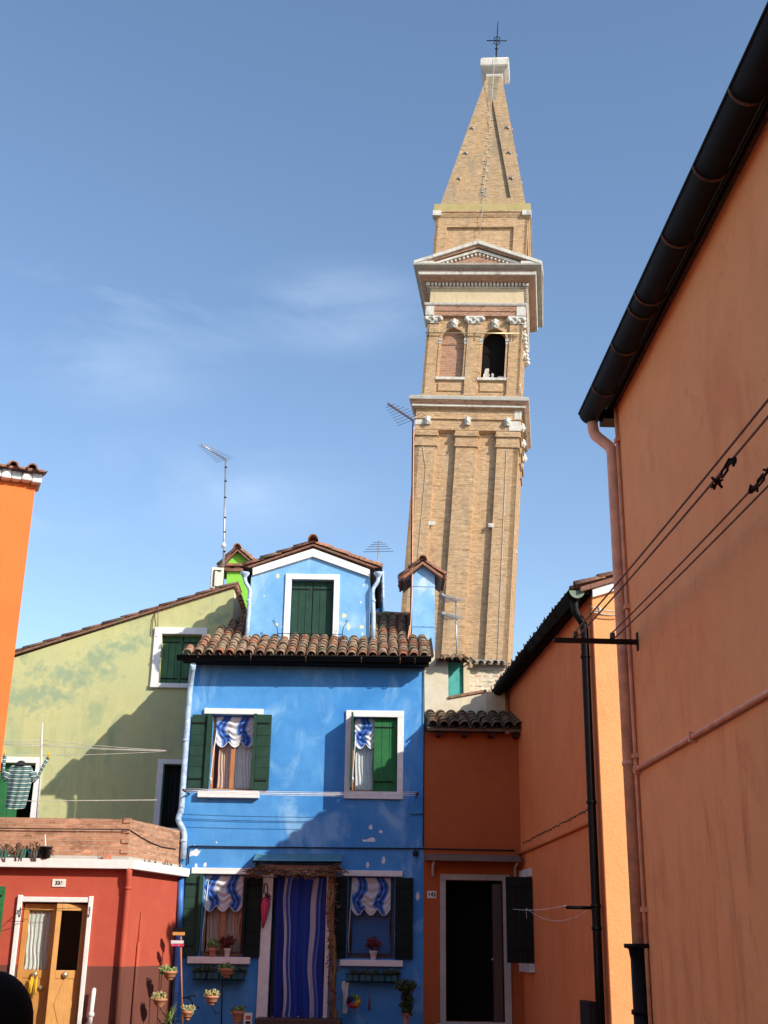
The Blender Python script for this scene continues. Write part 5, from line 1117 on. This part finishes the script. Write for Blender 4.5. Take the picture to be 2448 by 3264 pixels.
# ================================================================ CLOTHESLINES on the blue house
cl = thing('clothesline', BF.W(-1.2, .4, 3.9), 'white washing lines on small pulleys strung across the upper blue wall', 'clothesline')
pa, pb = BF.p(590, 2521, .45), BF.p(1329, 2532, .45); mb = MB()
for d_, dz_ in ((.40, 0.0), (.44, -.035), (.52, .01), (.60, -.03)):
    a = Vector((pa.x, 20-d_, pa.z+.02+dz_)); b = Vector((pb.x, 20-d_, pb.z+.02+dz_)); mb.mark().tube(sag(a, b, .03), .0048, 5)
mb.each('line', M['wirewhite'], cl)
for p in (pa, pb):
    mb = MB(); mb.tube([Vector((p.x, 20, p.z)), Vector((p.x, 19.36, p.z))], .012, 6); mb.build('bracket', M['iron'], cl)
    for yy in (19.58, 19.44): MB().lathe((p.x, yy, p.z), [(0, -.012), (.035, -.012), (.025, 0), (.035, .012), (0, .012)], 12, up=Vector((0, 0, 1))).build('pulley', M['copper'], cl)
wc = MB(); wc.tube(sag(BF.p(604, 2697, .03), BF.p(1352, 2705, .03), .005), .012, 6); wc.tube([BF.p(604, 2697, .03), BF.p(600, 2755, .03)], .01, 6); wc.tube([BF.p(1352, 2705, .03), BF.p(1640, 2711, .03)], .012, 6); wc.build('facade_cable', M['wiredark'], bh)
wc = MB(); wc.tube([BF.p(1351, 2130, .02), BF.p(1352, 2300, .03), BF.p(1349, 2700, .02)], .008, 6); wc.tube([BF.p(1308, 2593, .03), BF.p(1318, 2597, .05), BF.p(1350, 2594, .03)], .008, 5); wc.lathe(BF.p(1325, 2718, .05), [(0, -.06), (.04, -.05), (.05, .02), (0, .05)], 10); wc.build('side_cable', M['wiredark'], bh)
# ================================================================ TERRACE washing lines, pole and sweater
TP = Pl(0, 20.2, 0)
pole = MB(); pole.tube([TP.p(116, 2625), TP.p(129, 2480), TP.p(135, 2303)], [.024, .020, .016], 8)
tag(pole.build('line_pole', M['stone']), 'weathered white wooden pole propping the washing lines on the terrace', 'pole')
tl_ = thing('terrace_clothesline', TP.p(130, 2380), 'thin lines strung across the brick terrace holding a striped sweater', 'clothesline')
mb = MB(); e = TP.p(552, 2393); 
for (x0, y0, m1, y1, dd_) in ((22, 2368, 131, 2358, .0), (22, 2370, 131, 2372, .0), (22, 2372, 131, 2377, .05), (20, 2404, 131, 2407, .0)):
    mb.mark().tube([TP.p(x0-60, y0, dd_), TP.p(m1, y1, dd_)], .0055, 5); mb.tube(sag(TP.p(m1, y1, dd_), e, .02), .0055, 5)
mb.mark().tube([TP.p(-20, 2550, .1), TP.p(100, 2553, .1), TP.p(500, 2550, .1)], .006, 5)
mb.each('line', M['wire'], tl_)
sw = thing('sweater', TP.p(62, 2440), 'green and white striped sweater hanging with its sleeves pinned up on the line', 'sweater')
m, t, b = newmat('striped_knit'); tcn = N(t, 'ShaderNodeTexCoord'); spn = N(t, 'ShaderNodeSeparateXYZ'); t.links.new(tcn.outputs['UV'], spn.inputs[0])
fr_ = mth(t, 'FRACT', mth(t, 'DIVIDE', spn.outputs[1], .068)); cr_n = N(t, 'ShaderNodeValToRGB'); cr_n.color_ramp.interpolation = 'CONSTANT'; e_ = cr_n.color_ramp.elements
e_[0].position = 0; e_[0].color = (.62, .64, .57, 1); e_[1].position = .20; e_[1].color = (.03, .09, .10, 1)
for p_, c_ in ((.42, (.12, .22, .20, 1)), (.72, (.04, .11, .12, 1))): q_ = e_.new(p_); q_.color = c_
t.links.new(fr_, cr_n.inputs[0]); t.links.new(cr_n.outputs[0], b.inputs['Base Color']); b.inputs['Roughness'].default_value = .95; bump(t, b, noise(t, mapped(t), 120, 2), .4, .004)
SWP = Pl(0, 19.95, 0)
def swp(x, y, d=0): return SWP.p(x, y, d)
rows = [(2437, 50, 83), (2441, 36, 98), (2449, 28, 104), (2462, 24, 106), (2480, 22, 104), (2492, 24, 101), (2510, 24, 97), (2530, 22, 92), (2550, 20, 88), (2576, 17, 79)]
def fn_side(sg):
    def fn(a, bb):
        f = bb*(len(rows)-1); i = min(int(f), len(rows)-2); k = f-i; y = rows[i][0]*(1-k)+rows[i+1][0]*k; x0 = rows[i][1]*(1-k)+rows[i+1][1]*k; x1 = rows[i][2]*(1-k)+rows[i+1][2]*k
        x = x0+(x1-x0)*a; d = sg*(.01+.07*math.sin(math.pi*a)**.6*(.4+.6*min(1, bb*3))) + .012*math.sin(a*19+bb*5); p = swp(x, y+3*math.sin(math.pi*a), d); return p, (p.x, p.z+.015*math.sin(a*3.1))
    return fn
mb = MB(); mb.grid(fn_side(1), 26, 30); mb.grid(fn_side(-1), 26, 30); mb.build('body', m, sw)
for pts in ([(24, 2462), (18, 2478), (12, 2488), (9, 2472), (12, 2440), (15, 2408)], [(104, 2462), (106, 2480), (108, 2492), (120, 2478), (138, 2442), (154, 2414)]):
    P3 = [swp(*p_) for p_ in pts]; mb = MB(); mb.tube(P3, [.07, .06, .028, .024, .026, .034], 12); mb.build('sleeve', m, sw)
mb = MB(); mb.lathe(swp(67, 2437), [(.10, -.02), (.08, .02), (.05, .05), (.035, .06)], 12); mb.build('collar', M['wiredark'], sw)
for i_, (x, y) in enumerate(((15, 2402), (154, 2408))):
    mb = MB(); mb.tube([SWP.p(x, y+10, .03), SWP.p(x+1, y-12, .05)], .011, 6); tag(mb.build('clothes_peg', M['yellow']), ('yellow peg holding the left sleeve of the striped sweater', 'yellow peg holding the right sleeve of the striped sweater')[i_], 'peg', 'pegs on the terrace line')
# ================================================================ POTS
def pot_profile(r, h): return [(0, 0), (r*.62, 0), (r*.66, h*.1), (r*.92, h*.74), (r*1.0, h*.76), (r*1.06, h*.8), (r*1.06, h), (r*.95, h), (r*.9, h*.85), (0, h*.82)]
def bowl_profile(r, h): return [(0, 0), (r*.42, 0), (r*.45, h*.1), (r*.78, h*.38), (r*.96, h*.74), (r*1.04, h*.76), (r*1.06, h*.98), (r*.98, h), (r*.9, h*.85), (0, h*.82)]
def pot(name, P, x0, x1, y0, y1, d, prof, mat_, label, cat, plantf, group=None):
    a = P.p(x0, (y0+y1)/2, d); b = P.p(x1, (y0+y1)/2, d); r = (b-a).length/2/1.05; zb_ = P.p((x0+x1)/2, y1, d).z; zt_ = P.p((x0+x1)/2, y0, d).z; c = (a+b)/2; c.z = zb_
    t = thing(name, c, label, cat, group); h = zt_-zb_; MB().lathe(c, prof(r, h), 20).build('pot', mat_, t); plantf(c+Vector((0, 0, h)), r, t); return t
def succ(c, r, t):
    mb = MB()
    for _ in range(16):
        p = c+Vector((random.uniform(-.85, .85)*r, random.uniform(-.8, .6)*r, random.uniform(0, .6)*r)); leaves(mb, p, r*.18, 16, .045)
    mb.build('plant', M['leaf'], t)
def succ2(c, r, t):
    mb = MB()
    for _ in range(12):
        p = c+Vector((random.uniform(-1.1, .9)*r, random.uniform(-.6, .5)*r, random.uniform(-.1, .45)*r)); leaves(mb, p, r*.25, 16, .05)
    mb.build('plant', M['leafg'], t)
def flow(mk, rr=1.6):
    def f(c, r, t):
        mb = MB(); leaves(mb, c+Vector((0, 0, r*rr*.8)), r*rr, 420, .05, .75); mb.tube([c-Vector((0, 0, .02)), c+Vector((0, 0, r*rr*.8))], .01, 5); mb.build('plant', M[mk], t)
    return f
def spiky(c, r, t):
    mb = MB()
    for k in range(46):
        mb.tint = random.random(); a = random.uniform(0, 6.28); L = random.uniform(.22, .42); el = random.uniform(.2, 1.3); dv = Vector((math.cos(a)*math.cos(el), math.sin(a)*math.cos(el), math.sin(el))); sd_ = dv.cross(Vector((0, 0, 1))).normalized()*.013
        p0 = c; pts = [c + dv*L*f - Vector((0, 0, .35*L*f*f*math.cos(el)*1.4)) for f in (0, .35, .7, 1)]
        for i in range(3): w0, w1 = 1-i/3.2, 1-(i+1)/3.2; mb.quad(pts[i]-sd_*w0, pts[i]+sd_*w0, pts[i+1]+sd_*w1, pts[i+1]-sd_*w1)
    mb.build('plant', M['leafg'], t)
FG = Pl(0, 19.25, 0)
pots = [
 ('flower_pot', 519, 564, 3095, 3124, 'terracotta bowl of green succulents hanging highest beside the red wall', succ2, .35),
 ('flower_pot', 486, 533, 3183, 3210, 'terracotta bowl heaped with pale succulents hanging against the shaded red wall', succ, .45),
 ('flower_pot', 579, 616, 3222, 3252, 'terracotta bowl of pale plants low down at the foot of the broom', succ, .45),
 ('flower_pot', 652, 697, 3173, 3203, 'terracotta bowl with a sprig of pale leaves against the lower blue wall', succ, .3),
 ('flower_pot', 701, 746, 3087, 3116, 'terracotta bowl hanging in front of the teal window box under the left window', succ2, .1),
 ('flower_pot', 738, 780, 3222, 3262, 'shaded terracotta pot with a small plant left of the blue house door', succ2, .0)]
stand_pts = []
for nm, x0, x1, y0, y1, lb_, f, d_ in pots: pot(nm, FG, x0, x1, y0, y1, d_, bowl_profile if y0 < 3220 or x0 < 600 else pot_profile, M['terracotta'], lb_, 'flower pot', f, 'terracotta pots in front of the blue house')
def plant_stand(label, x, ytop, ds, arms):
    t = thing('plant_stand', (FG.p(x, 3200).x, FG.o.y-ds, 0), label, 'plant stand', 'wrought iron plant stands'); tp_ = FG.p(x, ytop, ds); ft = Vector((FG.p(x, 3264, ds).x, tp_.y, .02))
    mb = MB(); mb.tube([tp_, ft], .010, 8); mb.build('pole', M['black'], t); mb = MB()
    for k in range(3): a = k*2.1+.5; mb.tube([ft+Vector((0, 0, .25)), ft+Vector((math.cos(a)*.16, math.sin(a)*.16, .12)), ft+Vector((math.cos(a)*.24, math.sin(a)*.24, -.02))], .008, 6)
    mb.build('foot', M['black'], t); mb = MB()
    for (ax, ay, ad, rx) in arms:
        p = FG.p(ax, ay, ad); q0 = Vector((tp_.x, tp_.y, p.z-.12)); mid = q0.lerp(p, .5)-Vector((0, 0, .08)); mb.tube([q0, mid, p-Vector((0, 0, .03))], .006, 6)
        mb.tube([p+Vector((math.cos(a)*rx, math.sin(a)*rx, .02)) for a in [2*math.pi*k/16 for k in range(17)]], .005, 5)
    mb.build('arm', M['black'], t)
plant_stand('black iron stand carrying hanging bowls beside the red wall', 556, 3120, .38, [(541, 3119, .35, .07), (509, 3205, .45, .07), (597, 3247, .45, .06)])
plant_stand('black iron stand carrying bowls in front of the blue wall left of the door', 709, 3112, .12, [(723, 3112, .1, .07), (675, 3199, .3, .07), (759, 3262, .0, .06)])
pot('agave_pot', FG, 512, 562, 3262, 3310, .5, pot_profile, M['darkpot'], 'spiky green plant in a dark pot at the bottom beside the red wall', 'potted plant', spiky)
SI = Pl(0, 19.93, 0)
for x0, x1, y0, y1, mat_, lb_, f, pr in ((664, 692, 3022, 3051, 'terracotta', 'small terracotta pot with green leaves on the left ground floor window sill', flow('leafg', 1.3), pot_profile), (713, 735, 3023, 3051, 'whitepot', 'white pot of dark red flowers on the left ground floor window sill', flow('flower', 2.4), pot_profile), (1177, 1203, 3030, 3060, 'whitepot', 'white pot with a ball of dark red flowers on the right ground floor window sill', flow('flower', 2.1), pot_profile)):
    pot('flower_pot', SI, x0, x1, y0, y1, 0, pr, M[mat_], lb_, 'flower pot', f, 'pots on window sills')
def windowbox(q, label, pm, cols, grp):
    t = thing('window_box', BF.W((q[0]+q[1])/2, .1, q[2]), label, 'window box', grp); w_ = (q[1]-q[0])/cols; bx_ = MB(); mb = MB()
    for k in range(cols): bx_.box(BF, q[0]+k*w_+.012, q[0]+(k+1)*w_-.012, .05, .20, q[2]+.01, q[3]-.05)
    bx_.build('planter', pm, t, bevel=.008); ir_ = MB()
    for zz in (q[2], q[3]-.04): ir_.tube([BF.W(q[0]-.01, .02, zz), BF.W(q[0]-.01, .22, zz), BF.W(q[1]+.01, .22, zz), BF.W(q[1]+.01, .02, zz)], .007, 6)
    for k in range(cols*2+1): u = q[0]+(q[1]-q[0])*k/(cols*2); ir_.tube([BF.W(u, .22, q[3]-.04), BF.W(u, .22, q[2]), BF.W(u, .03, q[2])], .004, 5)
    ir_.build('basket', M['black'], t)
    pl_ = MB()
    for k in range(cols*6): leaves(pl_, BF.W(q[0]+random.random()*(q[1]-q[0]), .12+random.uniform(-.06, .08), q[3]-.04+random.uniform(0, .03)), .05, 26, .045)
    pl_.build('plants', M['leafd'] if pm is M['tealpot'] else M['dry'], t)
    return t
windowbox(BF.r(620, 3088, 780, 3123, .15), 'teal window box in an iron basket under the left ground floor window', M['tealpot'], 4, 'window boxes')
windowbox(BF.r(1104, 3096, 1268, 3130, .15), 'teal window box in an iron basket under the right ground floor window', M['tealpot'], 4, 'window boxes')
# brooms
def broom(x0, y0, x1, y1, head, hm, label, d, brm):
    a, b = FG.p(x0, y0, d), FG.p(x1, y1, d); t = thing('broom', b, label, 'broom', 'upturned brooms'); MB().tube([a, b], .012, 8).build('handle', M['wood'], t)
    h = FG.r(*head, d); hb = MB().box(FG, h[0], h[1], d-.03, d+.03, h[2], (h[2]+h[3])/2).build('head', hm, t, bevel=.008); MB().box(FG, h[0]+.005, h[1]-.005, d-.035, d+.035, (h[2]+h[3])/2, h[3], .004).build('bristles', brm, t)
    return t
broom(576, 3014, 582, 3264, (545, 2998, 586, 3017), M['pink'], 'upturned broom with a white and red head leaning beside the blue downpipe', .10, M['whitepot'])
broom(577, 2980, 578, 3100, (551, 2958, 589, 2982), M['doorwood'], 'taller upturned broom with black bristles and a brown head against the blue wall', .0, M['black'])
# hooks and scroll brackets
mb = MB()
for pts in ([(580, 3182), (602, 3178), (612, 3174), (622, 3172), (621, 3178)], [(600, 3180), (612, 3192), (617, 3208), (634, 3210), (632, 3216)]): mb.tube([FG.p(x, y, .1) for x, y in pts], .011, 6)
tag(mb.build('scroll_hook', M['black']), 'black curled iron hook on the blue wall beside the brooms', 'hook')
mb = MB(); q = FG.r(777, 3228, 803, 3300); mb.box(FG, q[0], q[1], -.05, .05, q[2], q[3]); bx = thing('carton', FG.W(q[0], 0, q[2]), 'white carton with a small red picture standing left of the blue house door', 'box'); mb.build('box_body', M['plate'], bx, bevel=.004)
MB().box(FG, q[0]+.03, q[1]-.02, .051, .054, q[3]-.09, q[3]-.04).build('picture', M['redpipe'], bx); MB().box(FG, q[0]+.03, q[1]-.02, .051, .054, q[3]-.15, q[3]-.115).build('caption_bar', M['black'], bx)
# umbrella on the door frame
UP_ = Pl(0, 19.90, 0); um_ = thing('umbrella', UP_.p(846, 2900), 'closed pink checked umbrella hanging handle up on the left door jamb', 'umbrella')
top, bot = UP_.p(849, 2862), UP_.p(838, 2958); mb = MB(); mb.tube([top, top.lerp(bot, .25), top.lerp(bot, .6), bot], [.055, .075, .05, .012], 10); mb.build('canopy', M['pink'], um_)
mb = MB(); leaves(mb, top, .06, 60, .06); mb.build('ruffle', M['flower'], um_)
mb = MB(); mb.tube([UP_.p(850, 2864), UP_.p(854, 2840), UP_.p(852, 2820), UP_.p(847, 2815), UP_.p(842, 2822), UP_.p(841, 2848)], .010, 8); mb.build('handle', M['black'], um_)
# dry vine round the door
VP = Pl(0, 19.62, 0); vn = thing('dry_vine', VP.p(1060, 3200), 'dry leafless vine climbing the right door jamb and tangled over the canopy', 'vine')
mb = MB(); mb2 = MB()
for k in range(7):
    pts = [VP.p(1062+random.uniform(-9, 9)+ (0 if y > 3000 else -5), y, -.12+random.uniform(-.04, .04)) for y in range(3280, 2780, -48)] + [VP.p(1050+random.uniform(-10, 10), 2782, 0)]
    mb.tint = random.random(); mb.tube(pts, [random.uniform(.012, .034)]*len(pts), 6)
mb.build('trunk', M['vine'], vn)
for k in range(70):
    x = random.uniform(800, 1095); y = 2775+random.uniform(-8, 12)+ (6 if 880 < x < 1000 else 0); pts = []; 
    dx = random.uniform(-1, 1)*22
    for i in range(7): pts.append(VP.p(x+dx*i, y+random.uniform(-9, 9)+ (i-3)**2*.7, random.uniform(-.04, .10)))
    mb2.tint = random.random(); mb2.tube([p for p in pts if BF.p(790, 2700).x < p.x < BF.p(1120, 2700).x] or pts[:2], .0065, 5)
for k in range(60):
    cx = random.choice((815, 1065)); a = random.uniform(0, 6.28); L = random.uniform(15, 42); c0_ = (cx+random.uniform(-12, 12), 2768+random.uniform(-8, 10)); mb2.tint = random.random()
    mb2.tube([VP.p(*c0_), VP.p(c0_[0]+math.cos(a)*L, c0_[1]+math.sin(a)*L*.5, random.uniform(-.1, .2))], .005, 5)
mb2.build('twigs', M['vine'], vn)
mb = MB()
for y in range(2790, 3240, 14): leaves(mb, VP.p(1060+random.uniform(-10, 10), y, -.10), .07, 10, .06)
mb.build('dry_leaves', M['dry'], vn)
# pinwheel, wind chime, pale cloth
PWp = Pl(0, 19.7, 0); pw = thing('pinwheel', PWp.p(1128, 3192), 'rainbow pinwheel with rounded petals on the blue wall right of the door', 'pinwheel'); c = PWp.p(1128, 3192)
cols = [(.02, .16, .02), (.16, .28, .02), (.50, .38, .01), (.45, .16, .01), (.30, .02, .01), (.28, .01, .02), (.02, .01, .02), (.01, .02, .10)]
for k in range(8):
    a = math.pi/2+.2 - k*math.pi/4; pc = c + Vector((math.cos(a), 0, math.sin(a)))*.066; mb = MB(); mb.lathe(pc, [(0, -.01), (.034, -.008), (.046, 0), (.034, .008), (0, .01)], 14, up=Vector((.25*math.cos(a+1.5), -1, .25*math.sin(a+1.5)))); mb.build('petal', plain('petal_%d' % k, cols[k], .5), pw)
mb = MB(); mb.tube([c, c+Vector((0, .02, 0)), c+Vector((0, .28, -.02))], .006, 6); mb.build('stick', M['black'], pw)
mb = MB(); p = PWp.p(1178, 3156, -.1); mb.tube([p, p+Vector((0, 0, -.12))], .006, 5); mb.tube([p+Vector((0, 0, -.1)), p+Vector((.0, 0, -.22)), p+Vector((0, 0, -.30))], [.012, .02, .012], 8); tag(mb.build('wind_chime', M['flower']), 'slim dark red ornament hanging on the blue wall right of the pinwheel', 'ornament')
cc = curtain(PWp, PWp.h(1092, 3150)[0], PWp.h(1108, 3150)[0], PWp.h(1100, 3128)[1], PWp.h(1100, 3232)[1], -.1, M['lace'], None, 'pale_cloth', 2, .015); tag(cc, 'pale see-through cloth hanging under the right window box behind the pinwheel', 'cloth')
t = pot('potted_shrub', FG, 1283, 1306, 3229, 3262, -.1, pot_profile, M['terracotta'], 'dark bushy plant in a terracotta pot right of the blue house ground floor window', 'potted plant', lambda c, r, t: None)
mb = MB(); leaves(mb, FG.p(1295, 3142, -.1), .17, 900, .05, .55); 
for y in range(3160, 3230, 8): leaves(mb, FG.p(1297, y, -.1), .09, 90, .06)
mb.build('plant', M['leafd'], t)
# planters on the red house ledge
LP_ = Pl(0, 18.06, 0); zl_ = LT+.002
def trough(x0, x1, ytop, label, m_, pm, name='planter_box'):
    u0, u1 = LP_.h(x0, 2720)[0], LP_.h(x1, 2720)[0]; zt_ = LP_.h(x0, ytop)[1]; t = thing(name, ((u0+u1)/2, 18.0, zl_), label, 'planter', 'planters along the red house ledge')
    P = Pl(0, 18.12, 0); P2 = P
    mb = MB(); mb.hexa(P2, [(u0+.02, .10, zl_), (u1-.02, .10, zl_), (u0+.02, -.06, zl_), (u1-.02, -.06, zl_), (u0, .11, zt_), (u1, .11, zt_), (u0, -.07, zt_), (u1, -.07, zt_)]); mb.build('box', M[m_], t, bevel=.006)
    mb = MB()
    for k in range(int(4+26*(u1-u0))): leaves(mb, P2.W(random.uniform(u0, u1), random.uniform(-.03, .10), zt_+random.uniform(-.01, .06)), .045, 14, .05)
    for k in range(4): a = P2.W(random.uniform(u0, u1), .11, zt_); mb.tube([a, a+Vector((random.uniform(-.03, .03), -.03, -.08)), a+Vector((random.uniform(-.05, .05), -.02, -.17))], .006, 5)
    mb.build('plants', M[pm], t); return t
trough(-22, 25, 2708, 'green trough of dry plants at the far left end of the white ledge', 'greenpot', 'dry')
trough(52, 86, 2706, 'dark green trough of withered plants on the ledge next to another', 'greenpot', 'dry')
trough(90, 124, 2707, 'teal green trough on the ledge beside the black bucket', 'tealpot', 'dry')
c = LP_.p(146, 2737); c = Vector((c.x, 18.03, zl_)); t = thing('bucket', c, 'black bucket with a white stick standing on the white ledge', 'bucket', 'planters along the red house ledge')
MB().lathe(c, [(0, 0), (.062, 0), (.085, .15), (.09, .15), (.09, .165), (.078, .165), (.07, .1), (0, .09)], 18).build('pail', M['darkpot'], t); MB().tube([c+Vector((0, 0, .08)), c+Vector((-.05, .03, .34))], .009, 6).build('stick', M['plate'], t)
mb = MB(); leaves(mb, c+Vector((.06, 0, .12)), .07, 60, .05); mb.build('plants', M['dry'], t)
c = LP_.p(342, 2733); c = Vector((c.x, 18.07, zl_)); t = thing('small_planter', c, 'small pale terracotta planter with bare twigs near the corner of the ledge', 'planter', 'planters along the red house ledge')
MB().box(Pl(c.x, c.y, 0), -.06, .06, -.035, .035, zl_, zl_+.07).build('box', M['terracotta'], t, bevel=.005); mb = MB()
for dx, h_ in ((-.05, .18), (.0, .13), (-.02, .2), (.03, .10)): mb.tube([c+Vector((dx, 0, .04)), c+Vector((dx*1.4, 0, h_*.6)), c+Vector((dx*1.1+.02, 0, h_))], .004, 5)
mb.build('twigs', M['vine'], t)
tf = MB()
for _ in range(9): u = random.uniform(.2, SL-.1); p = RS.W(u, -.005+.02, LT+.005); tf.tint = random.random(); tf.tube([p, p+Vector((random.uniform(-.02, .02), 0, random.uniform(.04, .12)))], .006, 5); leaves(tf, p+Vector((0, 0, .02)), .03, 10, .03)
o = tf.build('weeds', M['dry']); o['kind'] = 'stuff'
# dark cable along the brick parapet
mb = MB(); mb.tube([RF.W(-3.9, .03-.04+.01, BT-.17), RF.W(-1.0, .0, BT-.16), RF.W(-.04, .005, BT-.15)] + [RS.W(u, -.03, BT-.15-.16*math.sin(min(1, u/1.6)*1.9)) for u in (.05, .4, .8, 1.2, 1.7)], .008, 6); mb.build('parapet_cable', M['wiredark'], rh)

# ================================================================ PERSON (back of the head) in the near left corner
hc = Pl(0, 3.4, 0).p(-42, 3257); r0 = .118
pn = thing('person', (hc.x, hc.y, 0), 'person in black seen from behind at the lower left corner, only the dark head showing', 'person')
me = bpy.data.meshes.new('body'); jn = {}; vs = []; es = []; rad = []
def J(n, p, r, par=None):
    jn[n] = len(vs); vs.append(Vector(p)); rad.append(r)
    if par: es.append((jn[par], jn[n]))
hx, hy, hz = hc.x, hc.y, hc.z; sc = hz/1.50
J('pelvis', (hx, hy, .84*sc), (.15, .12)); J('waist', (hx, hy, 1.0*sc), (.13, .10), 'pelvis'); J('chest', (hx, hy, 1.2*sc), (.16, .12), 'waist'); J('neck0', (hx, hy, 1.33*sc), (.09, .08), 'chest'); J('neck', (hx, hy, 1.39*sc), (.055, .055), 'neck0'); J('head0', (hx, hy, hz-.05), (.075, .085), 'neck'); J('head', (hx, hy, hz+.02), (.085, .095), 'head0'); J('crown', (hx, hy, hz+.065), (.06, .065), 'head')
for s in (-1, 1):
    n = str(s); J('sh'+n, (hx+s*.17, hy, 1.28*sc), (.065, .065), 'chest'); J('el'+n, (hx+s*.22, hy-.02, 1.02*sc), (.045, .045), 'sh'+n); J('wr'+n, (hx+s*.22, hy+.10, .82*sc), (.030, .030), 'el'+n)
    J('hd'+n, (hx+s*.21, hy+.13, .74*sc), (.035, .02), 'wr'+n)
    for f in range(4): J('f%d' % f+n, (hx+s*(.195+f*.012), hy+.155-abs(f-1.5)*.005, .665*sc), (.009, .009), 'hd'+n)
    J('th'+n, (hx+s*.18, hy+.16, .72*sc), (.010, .010), 'hd'+n)
    J('hip'+n, (hx+s*.09, hy, .76*sc), (.095, .095), 'pelvis'); J('kn'+n, (hx+s*.10, hy, .44*sc), (.06, .06), 'hip'+n); J('an'+n, (hx+s*.10, hy-.01, .09*sc), (.04, .04), 'kn'+n); J('to'+n, (hx+s*.11, hy+.15, .035), (.04, .03), 'an'+n)
me.from_pydata(vs, es, []); bo = bpy.data.objects.new('body', me); COL.objects.link(bo); bo.parent = pn; bo.matrix_parent_inverse = Matrix.Translation(-pn.location)
sk = bo.modifiers.new('skin', 'SKIN'); sb_ = bo.modifiers.new('sub', 'SUBSURF'); sb_.levels = 2; sb_.render_levels = 2
for i, v in enumerate(me.skin_vertices[0].data): v.radius = rad[i]; v.use_root = (i == 0)
me.materials.append(M['coat'])
hr = MB(); prof = [(0, -.9)] + [(math.sin(a)*1.0, -math.cos(a)) for a in [.45+.22*k for k in range(12)]] + [(0, 1)]
b0 = len(hr.v); hr.lathe(hc, [(r*r0, z*r0*1.08) for r, z in prof], 24); hr.build('hair', M['hair'], pn)
fc = MB()
for (dx, dz, dy, r) in ((-.035, .0, .104, .014), (.035, .0, .104, .014), (0, -.025, .118, .014), (0, -.06, .104, .016)):
    fc.lathe(hc+Vector((dx, dy, dz)), [(0, -r), (r*.8, -r*.5), (r, 0), (r*.8, r*.5), (0, r)], 10)
fc.build('face', M['skin'], pn)
